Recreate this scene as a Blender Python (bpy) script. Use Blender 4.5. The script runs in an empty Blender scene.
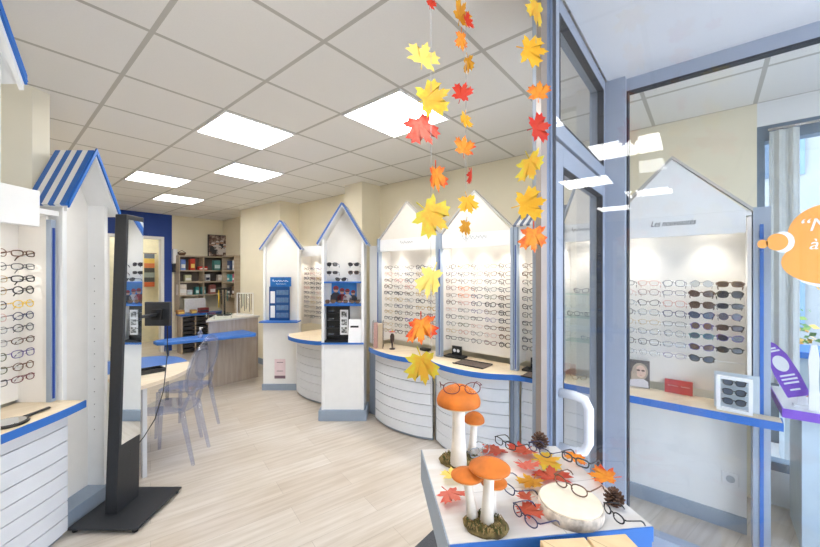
import bpy, bmesh, math, random
from mathutils import Vector, Matrix
random.seed(7)
PI = math.pi
SC = bpy.context.scene
COL = SC.collection
TH = math.radians(39.9)                      # heading of the camera in the room (room X runs along the display wall's normal)
CT, ST = math.cos(TH), math.sin(TH)
EYE = 1.62

def rd(r, d):                                # metres to the right / ahead of the doorway where the photographer stood -> room X, Y
    return (ST * r + CT * d, -CT * r + ST * d)

# ------------------------------------------------------------------ materials
def lin(c):
    return tuple(((v / 255) / 12.92 if v / 255 <= .04045 else ((v / 255 + .055) / 1.055) ** 2.4) for v in c)

MATS = {}
def mat(name, rgb, rough=.5, metal=0., var=.05, scale=12., bump=0., spec=.5, coat=0., emit=0., trans=0.):
    if name in MATS: return MATS[name]
    m = bpy.data.materials.new(name); m.use_nodes = True
    nt = m.node_tree; b = nt.nodes['Principled BSDF']
    c = lin(rgb)
    b.inputs['Roughness'].default_value = rough; b.inputs['Metallic'].default_value = metal
    b.inputs['Specular IOR Level'].default_value = spec
    b.inputs['Coat Weight'].default_value = coat
    if trans: b.inputs['Transmission Weight'].default_value = trans
    tc = nt.nodes.new('ShaderNodeTexCoord'); nz = nt.nodes.new('ShaderNodeTexNoise')
    nz.inputs['Scale'].default_value = scale; nz.inputs['Detail'].default_value = 3
    nt.links.new(tc.outputs['Object'], nz.inputs['Vector'])
    rp = nt.nodes.new('ShaderNodeValToRGB')
    rp.color_ramp.elements[0].position = .3; rp.color_ramp.elements[1].position = .7
    rp.color_ramp.elements[0].color = tuple(max(0, v * (1 - var)) for v in c) + (1,)
    rp.color_ramp.elements[1].color = tuple(min(1, v * (1 + var)) for v in c) + (1,)
    nt.links.new(nz.outputs['Fac'], rp.inputs['Fac']); nt.links.new(rp.outputs['Color'], b.inputs['Base Color'])
    if bump:
        bp = nt.nodes.new('ShaderNodeBump'); bp.inputs['Strength'].default_value = bump; bp.inputs['Distance'].default_value = .004
        nt.links.new(nz.outputs['Fac'], bp.inputs['Height']); nt.links.new(bp.outputs['Normal'], b.inputs['Normal'])
    if emit:
        b.inputs['Emission Color'].default_value = c + (1,); b.inputs['Emission Strength'].default_value = emit
    MATS[name] = m
    return m

def glass(name, tint=(1, 1, 1), ior=1.45, rough=0., base=0., basecol=(.9, .93, 1)):
    """thin architectural glass: Fresnel mix of clear transmission and mirror reflection"""
    if name in MATS: return MATS[name]
    m = bpy.data.materials.new(name); m.use_nodes = True
    nt = m.node_tree; nt.nodes.clear()
    o = nt.nodes.new('ShaderNodeOutputMaterial'); mx = nt.nodes.new('ShaderNodeMixShader')
    fr = nt.nodes.new('ShaderNodeFresnel'); fr.inputs['IOR'].default_value = ior
    ge = nt.nodes.new('ShaderNodeNewGeometry'); iv = nt.nodes.new('ShaderNodeMath'); iv.operation = 'SUBTRACT'; iv.inputs[0].default_value = 1
    mu = nt.nodes.new('ShaderNodeMath'); mu.operation = 'MULTIPLY'
    nt.links.new(ge.outputs['Backfacing'], iv.inputs[1]); nt.links.new(fr.outputs['Fac'], mu.inputs[0]); nt.links.new(iv.outputs[0], mu.inputs[1])
    tr = nt.nodes.new('ShaderNodeBsdfTransparent'); tr.inputs['Color'].default_value = tuple(tint) + (1,)
    gl = nt.nodes.new('ShaderNodeBsdfGlossy'); gl.inputs['Roughness'].default_value = rough
    nt.links.new(mu.outputs[0], mx.inputs['Fac']); nt.links.new(gl.outputs[0], mx.inputs[2])
    if base:
        df = nt.nodes.new('ShaderNodeBsdfDiffuse'); df.inputs['Color'].default_value = tuple(basecol) + (1,)
        m2 = nt.nodes.new('ShaderNodeMixShader'); m2.inputs['Fac'].default_value = base
        nt.links.new(tr.outputs[0], m2.inputs[1]); nt.links.new(df.outputs[0], m2.inputs[2]); nt.links.new(m2.outputs[0], mx.inputs[1])
    else:
        nt.links.new(tr.outputs[0], mx.inputs[1])
    nt.links.new(mx.outputs[0], o.inputs['Surface'])
    MATS[name] = m
    return m

def emission(name, rgb, strength):
    m = bpy.data.materials.new(name); m.use_nodes = True
    nt = m.node_tree; nt.nodes.clear()
    o = nt.nodes.new('ShaderNodeOutputMaterial'); e = nt.nodes.new('ShaderNodeEmission')
    e.inputs['Color'].default_value = tuple(rgb) + (1,); e.inputs['Strength'].default_value = strength
    nt.links.new(e.outputs[0], o.inputs['Surface'])
    return m

def ceiling_mat():
    m = bpy.data.materials.new('ceiling tiles in a metal grid'); m.use_nodes = True
    nt = m.node_tree; b = nt.nodes['Principled BSDF']; b.inputs['Roughness'].default_value = .85
    tc = nt.nodes.new('ShaderNodeTexCoord'); sp = nt.nodes.new('ShaderNodeSeparateXYZ'); nt.links.new(tc.outputs['Object'], sp.inputs[0])
    def line(out, off):
        a = nt.nodes.new('ShaderNodeMath'); a.operation = 'SUBTRACT'; a.inputs[1].default_value = off - .012; nt.links.new(out, a.inputs[0])
        w = nt.nodes.new('ShaderNodeMath'); w.operation = 'FLOORED_MODULO'; w.inputs[1].default_value = .6; nt.links.new(a.outputs[0], w.inputs[0])
        l = nt.nodes.new('ShaderNodeMath'); l.operation = 'LESS_THAN'; l.inputs[1].default_value = .024; nt.links.new(w.outputs[0], l.inputs[0])
        return l.outputs[0]
    mx = nt.nodes.new('ShaderNodeMath'); mx.operation = 'MAXIMUM'
    nt.links.new(line(sp.outputs[0], 1.14), mx.inputs[0]); nt.links.new(line(sp.outputs[1], 1.54), mx.inputs[1])
    nz = nt.nodes.new('ShaderNodeTexNoise'); nz.inputs['Scale'].default_value = 160; nt.links.new(tc.outputs['Object'], nz.inputs['Vector'])
    r1 = nt.nodes.new('ShaderNodeMixRGB'); nt.links.new(nz.outputs['Fac'], r1.inputs['Fac'])
    r1.inputs['Color1'].default_value = lin((240, 238, 234)) + (1,); r1.inputs['Color2'].default_value = lin((247, 245, 242)) + (1,)
    r2 = nt.nodes.new('ShaderNodeMixRGB'); nt.links.new(mx.outputs[0], r2.inputs['Fac']); nt.links.new(r1.outputs[0], r2.inputs['Color1'])
    r2.inputs['Color2'].default_value = lin((198, 195, 188)) + (1,)
    nt.links.new(r2.outputs[0], b.inputs['Base Color'])
    return m

def wood_mat(name, c1, c2, length, width, ang, rough=.4, grain=1., gap=None, gs=(1.6, 22, 22)):
    m = bpy.data.materials.new(name); m.use_nodes = True
    nt = m.node_tree; b = nt.nodes['Principled BSDF']; b.inputs['Roughness'].default_value = rough
    tc = nt.nodes.new('ShaderNodeTexCoord'); mp = nt.nodes.new('ShaderNodeMapping'); mp.inputs['Rotation'].default_value = (0, 0, ang)
    nt.links.new(tc.outputs['Object'], mp.inputs['Vector'])
    br = nt.nodes.new('ShaderNodeTexBrick'); br.offset = .37; br.inputs['Scale'].default_value = 1
    br.inputs['Brick Width'].default_value = length; br.inputs['Row Height'].default_value = width; br.inputs['Mortar Size'].default_value = .0012
    a, d = lin(c1), lin(c2)
    br.inputs['Color1'].default_value = a + (1,); br.inputs['Color2'].default_value = d + (1,)
    g = lin(gap) if gap else tuple(v * .72 for v in d)
    br.inputs['Mortar'].default_value = g + (1,)
    nt.links.new(mp.outputs[0], br.inputs['Vector'])
    m2 = nt.nodes.new('ShaderNodeMapping'); m2.inputs['Scale'].default_value = gs; nt.links.new(mp.outputs[0], m2.inputs['Vector'])
    nz = nt.nodes.new('ShaderNodeTexNoise'); nz.inputs['Scale'].default_value = 1.3; nz.inputs['Detail'].default_value = 6; nt.links.new(m2.outputs[0], nz.inputs['Vector'])
    n3 = nt.nodes.new('ShaderNodeTexNoise'); n3.inputs['Scale'].default_value = 2.2; n3.inputs['Detail'].default_value = 4; nt.links.new(mp.outputs[0], n3.inputs['Vector'])
    rp = nt.nodes.new('ShaderNodeValToRGB'); rp.color_ramp.elements[0].position = .36; rp.color_ramp.elements[1].position = .62
    k = 1 - .22 * grain
    rp.color_ramp.elements[0].color = (k, k * .97, k * .93, 1); rp.color_ramp.elements[1].color = (1, 1, 1, 1)
    nt.links.new(nz.outputs['Fac'], rp.inputs['Fac'])
    r3 = nt.nodes.new('ShaderNodeValToRGB'); r3.color_ramp.elements[0].position = .35; r3.color_ramp.elements[1].position = .65
    k = 1 - .12 * grain
    r3.color_ramp.elements[0].color = (k, k * .97, k * .92, 1); r3.color_ramp.elements[1].color = (1, 1, 1, 1); nt.links.new(n3.outputs['Fac'], r3.inputs['Fac'])
    x1 = nt.nodes.new('ShaderNodeMixRGB'); x1.blend_type = 'MULTIPLY'; x1.inputs['Fac'].default_value = 1
    x2 = nt.nodes.new('ShaderNodeMixRGB'); x2.blend_type = 'MULTIPLY'; x2.inputs['Fac'].default_value = 1
    nt.links.new(br.outputs['Color'], x1.inputs['Color1']); nt.links.new(rp.outputs[0], x1.inputs['Color2'])
    nt.links.new(x1.outputs[0], x2.inputs['Color1']); nt.links.new(r3.outputs[0], x2.inputs['Color2'])
    nt.links.new(x2.outputs[0], b.inputs['Base Color'])
    return m

def leaf_mat(name, c_mid, c_edge, vein):
    """maple leaf: colour at the stalk, colour at the tips, darker veins, blotched"""
    m = bpy.data.materials.new(name); m.use_nodes = True
    nt = m.node_tree; b = nt.nodes['Principled BSDF']; b.inputs['Roughness'].default_value = .6
    tc = nt.nodes.new('ShaderNodeTexCoord'); ln = nt.nodes.new('ShaderNodeVectorMath'); ln.operation = 'LENGTH'
    nt.links.new(tc.outputs['Object'], ln.inputs[0])
    nz = nt.nodes.new('ShaderNodeTexNoise'); nz.inputs['Scale'].default_value = 45; nz.inputs['Detail'].default_value = 3; nt.links.new(tc.outputs['Object'], nz.inputs['Vector'])
    ad = nt.nodes.new('ShaderNodeMath'); ad.operation = 'MULTIPLY_ADD'; ad.inputs[1].default_value = 14; nt.links.new(ln.outputs['Value'], ad.inputs[0])
    sb = nt.nodes.new('ShaderNodeMath'); sb.operation = 'MULTIPLY_ADD'; sb.inputs[1].default_value = 1.5; sb.inputs[2].default_value = -.85; nt.links.new(nz.outputs['Fac'], sb.inputs[0])
    nt.links.new(sb.outputs[0], ad.inputs[2])
    rp = nt.nodes.new('ShaderNodeValToRGB'); rp.color_ramp.elements[0].color = lin(c_mid) + (1,); rp.color_ramp.elements[1].color = lin(c_edge) + (1,)
    rp.color_ramp.elements[0].position = .15; rp.color_ramp.elements[1].position = .75
    nt.links.new(ad.outputs[0], rp.inputs['Fac'])
    nt.links.new(rp.outputs[0], b.inputs['Base Color'])
    tl = nt.nodes.new('ShaderNodeBsdfTranslucent'); nt.links.new(rp.outputs[0], tl.inputs['Color'])
    mx = nt.nodes.new('ShaderNodeMixShader'); mx.inputs['Fac'].default_value = .4
    o = nt.nodes['Material Output']; nt.links.new(b.outputs[0], mx.inputs[1]); nt.links.new(tl.outputs[0], mx.inputs[2]); nt.links.new(mx.outputs[0], o.inputs['Surface'])
    return m

WHITE = mat('white paint', (240, 240, 240), .4, var=.015)
OFFW = mat('warm white board', (238, 234, 228), .45, var=.015)
BEIGE = mat('beige wall paint', (241, 232, 208), .8, var=.02, scale=3)
LWHITE = mat('white wall paint', (238, 231, 212), .8, var=.02, scale=3)
BLUE = mat('mid blue lacquer edge', (44, 108, 192), .35, var=.03)
NAVY = mat('deep blue wall paint', (28, 66, 150), .6, var=.04, scale=4)
GBLUE = mat('grey blue aluminium', (164, 176, 194), .4, .2, var=.02)
PLINTH = mat('grey blue plinth', (150, 164, 182), .5, var=.03)
TRIM = mat('grey blue roof edge', (70, 104, 166), .45, var=.03)
SLAT = mat('white slat board', (224, 228, 236), .4, var=.02)
GROOVE = mat('shadow gap board', (128, 128, 130), .8)
TOPM = wood_mat('pale birch worktop', (238, 222, 196), (232, 214, 186), 2.5, 1.2, .6, .35, .35)
GREYWOOD = wood_mat('grey oak veneer', (186, 174, 164), (180, 168, 158), 3, 3, 0, .5, .8, gs=(22, 22, 1.6))
SHELFWOOD = wood_mat('taupe shelf board', (196, 182, 162), (188, 174, 154), 3, 3, 0, .5, .6)
CHAR = mat('charcoal powder coat', (48, 50, 54), .45, .1, var=.06, scale=60)
BLACK = mat('black plastic', (22, 22, 24), .4)
ALU = mat('pale blue grey door frame', (164, 174, 192), .38, .25, var=.02)
SEAL = mat('dark rubber seal', (38, 44, 56), .6)
CHROME = mat('chrome', (210, 212, 216), .15, 1.)
WPLAST = mat('glossy white plastic', (242, 242, 244), .2, var=.01)
PANE = glass('window glass', (.99, .995, 1.))
PANE2 = glass('door glass', (.985, .995, 1.))
SHELFG = glass('glass shelf', (.86, .95, .94), 1.5)
ACRYL = glass('clear acrylic', (.95, .96, .97), 1.35)
GHOST = glass('lilac tinted polycarbonate', (.82, .845, .93), 1.7, .03, .06, (.66, .70, .84))
LENS = glass('clear spectacle lens', (.975, .98, .985), 1.2)
MIRROR = mat('mirror silvering', (232, 236, 238), .02, 1., var=.0)

# ------------------------------------------------------------------ mesh builder
class MB:
    def __init__(s): s.v = []; s.f = []; s.mi = []; s.sm = []
    def add(s, vs, fs, m=0, smooth=False, M=None):
        b = len(s.v)
        for p in vs:
            p = Vector(p); s.v.append(M @ p if M is not None else p)
        for f in fs:
            s.f.append([b + i for i in f]); s.mi.append(m); s.sm.append(smooth)
        return s
    def box(s, x0, x1, y0, y1, z0, z1, m=0, M=None):
        vs = [(x, y, z) for z in (z0, z1) for y in (y0, y1) for x in (x0, x1)]
        return s.add(vs, [(0, 1, 3, 2), (4, 6, 7, 5), (0, 4, 5, 1), (2, 3, 7, 6), (0, 2, 6, 4), (1, 5, 7, 3)], m, False, M)
    def extrude(s, pts, vec, m=0, M=None, smooth=False):
        n = len(pts); vec = Vector(vec); a = [Vector(p) for p in pts]
        vs = a + [p + vec for p in a]
        s.add(vs, [list(range(n))[::-1], list(range(n, 2 * n))], m, False, M)
        b = len(s.v) - 2 * n
        for i in range(n):
            j = (i + 1) % n
            s.f.append([b + i, b + j, b + n + j, b + n + i]); s.mi.append(m); s.sm.append(smooth)
        return s
    def poly(s, pts, z0, z1, m=0, M=None): return s.extrude([(x, y, z0) for x, y in pts], (0, 0, z1 - z0), m, M)
    def tube(s, path, r, n=8, closed=False, m=0, M=None, flat=1.):
        P = [Vector(p) for p in path]; k = len(P); R = r if isinstance(r, (list, tuple)) else [r] * k
        rings = []; up = None
        for i in range(k):
            a = P[(i - 1) % k] if (closed or i > 0) else P[i]; c = P[(i + 1) % k] if (closed or i < k - 1) else P[i]
            t = (c - a)
            t = t.normalized() if t.length > 1e-9 else Vector((0, 0, 1))
            if up is None:
                up = Vector((0, 0, 1)) if abs(t.z) < .9 else Vector((1, 0, 0))
            u = up - t * up.dot(t)
            u = u.normalized() if u.length > 1e-6 else t.orthogonal().normalized()
            up = u; w = t.cross(u)
            rings.append([P[i] + (u * math.cos(2 * PI * j / n) + w * math.sin(2 * PI * j / n) * flat) * R[i] for j in range(n)])
        vs = [p for q in rings for p in q]; fs = []
        for i in range(k if closed else k - 1):
            i2 = (i + 1) % k
            for j in range(n):
                j2 = (j + 1) % n
                fs.append((i * n + j, i * n + j2, i2 * n + j2, i2 * n + j))
        s.add(vs, fs, m, True, M)
        if not closed:
            s.add(rings[0], [list(range(n))[::-1]], m, False, M); s.add(rings[-1], [list(range(n))], m, False, M)
        return s
    def lathe(s, prof, n=24, c=(0, 0, 0), m=0, M=None, wob=0., sx=1., sy=1.):
        vs = []; k = len(prof)
        for (r, z) in prof:
            for j in range(n):
                a = 2 * PI * j / n; q = r * (1 + wob * math.sin(3 * a + 9 * z))
                vs.append((c[0] + q * math.cos(a) * sx, c[1] + q * math.sin(a) * sy, c[2] + z))
        fs = [(i * n + j, i * n + (j + 1) % n, (i + 1) * n + (j + 1) % n, (i + 1) * n + j) for i in range(k - 1) for j in range(n)]
        s.add(vs, fs, m, True, M)
        b = len(s.v) - len(vs)
        s.f.append([b + j for j in range(n)][::-1]); s.mi.append(m); s.sm.append(False)
        s.f.append([b + (k - 1) * n + j for j in range(n)]); s.mi.append(m); s.sm.append(False)
        return s
    def build(s, name, mats, parent=None, world=True, bevel=0., kind=None):
        me = bpy.data.meshes.new(name)
        vs = s.v
        if parent is not None and world:
            inv = PM[parent.name].inverted(); vs = [inv @ p for p in vs]
        me.from_pydata([tuple(p) for p in vs], [], s.f)
        if not isinstance(mats, (list, tuple)): mats = [mats]
        for q in mats: me.materials.append(q)
        for p, a, b in zip(me.polygons, s.mi, s.sm): p.material_index = a; p.use_smooth = b
        bm = bmesh.new(); bm.from_mesh(me)
        bmesh.ops.remove_doubles(bm, verts=bm.verts, dist=1e-6)
        bmesh.ops.recalc_face_normals(bm, faces=bm.faces); bm.to_mesh(me); bm.free()
        o = bpy.data.objects.new(name, me); COL.objects.link(o)
        if parent is not None:
            o.parent = parent
            if world: PM[o.name] = PM[parent.name].copy()
        else: PM[o.name] = Matrix()
        if bevel:
            q = o.modifiers.new('edge', 'BEVEL'); q.width = bevel; q.segments = 2; q.limit_method = 'ANGLE'; q.angle_limit = .7
        if kind: o['kind'] = kind
        return o
PM = {}

def tag(o, label, cat, group=None, kind=None):
    o['label'] = label; o['category'] = cat
    if group: o['group'] = group
    if kind: o['kind'] = kind
    return o
def thing(name, label, cat, x=0, y=0, z=0, rz=0, group=None):
    o = bpy.data.objects.new(name, None); COL.objects.link(o); o.empty_display_size = .05
    o.location = (x, y, z); o.rotation_euler = (0, 0, rz)
    PM[o.name] = Matrix.Translation((x, y, z)) @ Matrix.Rotation(rz, 4, 'Z')
    return tag(o, label, cat, group)
def struct(name, x=0, y=0, z=0):
    o = bpy.data.objects.new(name, None); COL.objects.link(o); o.location = (x, y, z); o['kind'] = 'structure'
    PM[o.name] = Matrix.Translation((x, y, z)); return o
def copy_tree(o, parent=None):
    c = o.copy(); COL.objects.link(c)
    if parent is not None: c.parent = parent
    for ch in list(o.children): copy_tree(ch, c)
    return c
def text(name, s, size, M, m, parent, shear=0., ext=.0006, align='CENTER', world=True, sx=1.):
    cu = bpy.data.curves.new(name, 'FONT'); cu.body = s; cu.size = size; cu.shear = shear; cu.extrude = ext; cu.align_x = align; cu.align_y = 'CENTER'
    cu.resolution_u = 3
    t = bpy.data.objects.new(name, cu); COL.objects.link(t)
    dg = bpy.context.evaluated_depsgraph_get(); me = bpy.data.meshes.new_from_object(t.evaluated_get(dg))
    bpy.data.objects.remove(t)
    q = M @ Matrix.Diagonal((sx, 1, 1, 1))
    if parent is not None and world: q = PM[parent.name].inverted() @ q
    me.transform(q); me.materials.clear(); me.materials.append(m)
    o = bpy.data.objects.new(name, me); COL.objects.link(o)
    if parent is not None: o.parent = parent
    return o
def scribble(name, w, h, n, M, m, parent, world=True, r=.0011, seed=1):
    rr = random.Random(seed); mb = MB(); pts = []
    for i in range(n * 6 + 1):
        u = i / (n * 6); pts.append(Vector((-w / 2 + w * u + .12 * w / n * math.sin(i * 2.1), h * (.30 * math.sin(i * 1.05) + (.45 if i % 13 == 2 else 0) + rr.uniform(-.08, .08)), 0)))
    mb.tube(pts, r, 5, M=M)
    return mb.build(name, m, parent, world)
def frame_x(x, y, z):                       # text plane facing -X (read by someone looking along +X)
    return Matrix(((0, 0, -1, x), (-1, 0, 0, y), (0, 1, 0, z), (0, 0, 0, 1)))
FACE = Matrix(((1, 0, 0, 0), (0, 0, -1, 0), (0, 1, 0, 0), (0, 0, 0, 1)))   # text plane facing local -y
def arc(cx, cy, rx, ry, a0, a1, n):
    return [(cx + rx * math.cos(a0 + (a1 - a0) * i / n), cy + ry * math.sin(a0 + (a1 - a0) * i / n)) for i in range(n + 1)]

# ------------------------------------------------------------------ room shell
CEIL = 2.83
P1 = (1.414, .491); PD = (.696, .718); P0 = (P1[0] - 2.6 * PD[0], P1[1] - 2.6 * PD[1])
BL = rd(-2.68, -1.19); LP = (-.05, 3.40)
FLOORM = wood_mat('pale washed oak planks', (214, 207, 199), (204, 194, 183), 1.25, .19, math.radians(14), .38, .7)
MB().poly([(3.66, -1.7), (3.66, 10.2), (-.3, 10.2), (-.3, 3.5), (BL[0] - .1, BL[1] + .1), (BL[0], BL[1] - .2), (P0[0], P0[1] - .1), P1, (1.45, .43), (2.46, .43), (2.46, -1.7)], -.08, 0).build('floor', FLOORM, kind='structure')
MB().poly([(3.6, -1.7), (3.6, 10.2), (-.2, 10.2), (-.2, 3.5), (BL[0] - .1, BL[1] + .1), (BL[0], BL[1] - .2), (P0[0], P0[1] - .06), (1.40, .49), (1.42, .47), (2.50, .47), (2.50, -1.7)], CEIL, CEIL + .1).build('ceiling', ceiling_mat(), kind='structure')
SOFF = mat('porch soffit paint', (228, 231, 238), .8, var=.02, scale=2)
MB().poly([(1.45, .47), (2.50, .47), (2.50, -2.4), (-1.3, -2.4), (P0[0] + .05, P0[1] - .12)], 2.79, 2.93).build('ceiling_porch', SOFF, kind='structure')
MB().box(3.54, 3.66, -.27, 10.2, 0, CEIL).build('wall_right', BEIGE, kind='structure')
def wall_seg(name, a, b, t, m, z0=0, z1=CEIL):
    a = Vector(a); b = Vector(b); d = (b - a).normalized(); n = Vector((-d.y, d.x)) * t
    return MB().poly([tuple(a), tuple(b), tuple(b + n), tuple(a + n)], z0, z1).build(name, m, kind='structure')
wall_seg('wall_left', LP, BL, -.1, LWHITE)
wall_seg('wall_rear', BL, P0, -.1, LWHITE)
MB().box(-.15, -.05, 3.40, 10.2, 0, CEIL).build('wall_left_back', BEIGE, kind='structure')
o = MB().poly([(-.05, 3.40), (.20, 3.36), (.285, 3.42), (.285, 3.78), (-.05, 3.78)], 0, CEIL).build('pillar_left', LWHITE, kind='structure')
MB().box(3.20, 3.54, 3.50, 3.85, 0, CEIL).build('pillar_middle', BEIGE, kind='structure')
MB().box(3.17, 3.54, 5.49, 6.92, 0, CEIL).build('pillar_back', BEIGE, kind='structure')
# back wall: beige part behind the shelves, deep blue part with an open doorway
MB().box(2.52, 3.54, 8.60, 8.72, 0, CEIL).build('wall_back', BEIGE, kind='structure')
MB().box(-.05, 1.45, 8.60, 8.72, 0, CEIL).box(2.37, 2.52, 8.60, 8.72, 0, CEIL).box(1.45, 2.37, 8.60, 8.72, 2.36, CEIL).build('wall_back_blue', NAVY, kind='structure')
dr = struct('door_1', 2.0, 8.6)
MB().box(1.45, 1.50, 8.56, 8.74, 0, 2.36).box(2.32, 2.37, 8.56, 8.74, 0, 2.36).box(1.50, 2.32, 8.56, 8.74, 2.31, 2.36).build('frame', WHITE, dr)
MB().box(-.05, 3.54, 10.1, 10.2, 0, CEIL).build('wall_back_room', mat('cream back room paint', (240, 232, 196), .8), kind='structure')
# baseboards
BB = PLINTH
MB().box(3.155, 3.17, 5.38, 6.92, 0, .10).box(3.155, 3.54, 5.475, 5.49, 0, .10).build('baseboard_right', BB, kind='structure')
MB().box(-.05, -.035, 3.8, 8.6, 0, .1).build('baseboard_left', BB, kind='structure')

# ------------------------------------------------------------------ shopfront: corner pane, porch door, porch window, street window
w = struct('window_1', *P1)
def along(t, off=0): return (P1[0] - PD[0] * t + PD[1] * off, P1[1] - PD[1] * t - PD[0] * off)
def strip(t0, t1, o0, o1): return [along(t0, o0), along(t1, o0), along(t1, o1), along(t0, o1)]
MB().poly(strip(.04, 2.55, -.004, .004), .10, 2.74).build('glass', PANE, w)
MB().poly(strip(-.005, .04, -.012, .010), 0, CEIL).build('post', mat('blue grey post darkened for shade', (112, 126, 152), .45, .2), w)  # darker than the other frames: the post's shade is put into its colour
f_ = MB().poly(strip(-.005, .04, -.035, -.0121), 0, CEIL)
f_.poly(strip(.04, 2.55, -.03, .03), 0, .10).poly(strip(.04, 2.55, -.03, .03), 2.74, CEIL).poly(strip(2.55, 2.6, -.03, .03), 0, CEIL)
f_.build('frame', mat('bronze grey profile darkened for shade', (150, 140, 134), .4, .3), w)  # beige profile colour darkened as well, for the shade on this post
# porch door wall at Y = .485: post, door leaf with handle, transom over it
d2 = struct('door_2', 2.0, .485)
MB().box(1.435, 1.468, .48, .55, 0, 2.79).build('jamb', ALU, d2, bevel=.003)
MB().box(1.468, 1.512, .4795, .545, 0, 2.79).build('seal', SEAL, d2)
lf = MB().box(1.512, 1.61, .48, .545, .01, 2.17).box(2.36, 2.435, .48, .545, .01, 2.17).box(1.61, 2.36, .48, .545, 2.08, 2.17).box(1.61, 2.36, .48, .545, .01, .14).build('leaf_frame', ALU, d2, bevel=.004)
MB().box(1.61, 2.36, .511, .519, .14, 2.08).build('glass', PANE2, d2)
g_ = MB()
for (a, b, c, d) in ((1.61, 1.616, .14, 2.08), (2.354, 2.36, .14, 2.08)): g_.box(a, b, .4785, .511, c, d)
g_.box(1.616, 2.354, .4785, .511, 2.074, 2.08).build('glazing_gasket', SEAL, d2)
hp = [(1.56, .479, 1.115), (1.56, .42, 1.115), (1.565, .385, 1.105), (1.57, .37, 1.07), (1.57, .37, .93), (1.565, .385, .895), (1.56, .42, .885), (1.56, .479, .885)]
MB().tube(hp, .0195, 12).build('handle', WPLAST, d2)
MB().box(1.512, 2.435, .48, .55, 2.19, 2.26).box(1.512, 1.56, .48, .55, 2.26, 2.79).box(2.385, 2.435, .48, .55, 2.26, 2.79).box(1.56, 2.385, .48, .55, 2.72, 2.79).build('transom_frame', ALU, d2, bevel=.003)
MB().box(1.56, 2.385, .511, .519, 2.26, 2.72).build('transom_glass', PANE2, d2)
g_ = MB().box(1.56, 1.567, .478, .511, 2.26, 2.72).box(2.378, 2.385, .478, .511, 2.26, 2.72).box(1.567, 2.378, .478, .511, 2.713, 2.72).box(1.567, 2.378, .478, .511, 2.26, 2.267).build('transom_gasket', SEAL, d2)
# porch window at X = 2.52
w2 = struct('window_2', 2.52, 0)
MB().box(2.44, 2.56, .375, .57, 0, 2.79).build('corner_post', ALU, w2, bevel=.003)
MB().box(2.485, 2.555, -1.6, .375, 2.715, 2.79).box(2.485, 2.555, -1.6, .375, 0, .10).box(2.485, 2.555, -1.7, -1.6, 0, 2.79).build('frame', ALU, w2)
MB().box(2.483, 2.53, -1.6, .375, 2.705, 2.715).box(2.483, 2.53, .365, .375, .10, 2.705).build('gasket', SEAL, w2)
MB().box(2.516, 2.524, -1.6, .365, .10, 2.705).build('glass', PANE2, w2)
# street window at X = 3.54
w3 = struct('window_3', 3.58, -.9)
MB().box(3.54, 3.64, -1.7, -.27, .24, .30).box(3.54, 3.64, -1.7, -.27, 2.55, 2.66).box(3.54, 3.64, -.31, -.27, .30, 2.55).box(3.54, 3.64, -1.7, -1.65, .30, 2.55).box(3.55, 3.63, -.98, -.93, .30, 2.55).build('frame', mat('street window profile', (120, 136, 152), .4, .3), w3)
MB().box(3.585, 3.592, -1.65, -.31, .30, 2.55).build('glass', PANE2, w3)
MB().box(3.54, 3.66, -1.7, -.27, 2.66, CEIL).box(3.54, 3.66, -1.7, -.27, 0, .24).build('wall_street', WHITE, kind='structure')
MB().box(2.5, 3.66, -1.8, -1.7, 0, CEIL).build('wall_side', WHITE, kind='structure')

# ------------------------------------------------------------------ ceiling lights
PANEL = emission('light panel diffuser', (1., .99, .97), 11.)
def ceiling_light(x, y, label, z=CEIL, group='ceiling light panels'):
    t = thing('ceiling_light', label, 'ceiling light', x, y, z, 0, group)
    h = .295
    f = MB().box(-h, h, -h, -h + .014, -.012, -.001).box(-h, h, h - .014, h, -.012, -.001).box(-h, -h + .014, -h + .014, h - .014, -.012, -.001).box(h - .014, h, -h + .014, h - .014, -.012, -.001)
    f.build('frame', WHITE, t, False)
    MB().box(-h + .014, h - .014, -h + .014, h - .014, -.008, -.002).build('diffuser', PANEL, t, False)
for x, y, lb in ((2.04, 1.84, 'large square light panel in the ceiling behind the dangling red leaf'), (1.44, 3.04, 'second largest square light panel in the ceiling, between the desk and the huts'),
                 (2.04, 4.24, 'square ceiling light panel above the blue-card hut, third one into the shop'), (1.44, 5.44, 'square ceiling light panel above the ghost chairs, fourth one into the shop'),
                 (2.04, 6.64, 'smallest square ceiling light panel, just before the deep blue wall'), (.24, .64, 'square ceiling light panel right above the entrance')):  # last panel is out of view, added to brighten the room
    ceiling_light(x, y, lb)
ceiling_light(2.04, 9.4, 'ceiling light panel in the room beyond the blue wall')  # hidden above the door head, added to light the back room

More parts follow.
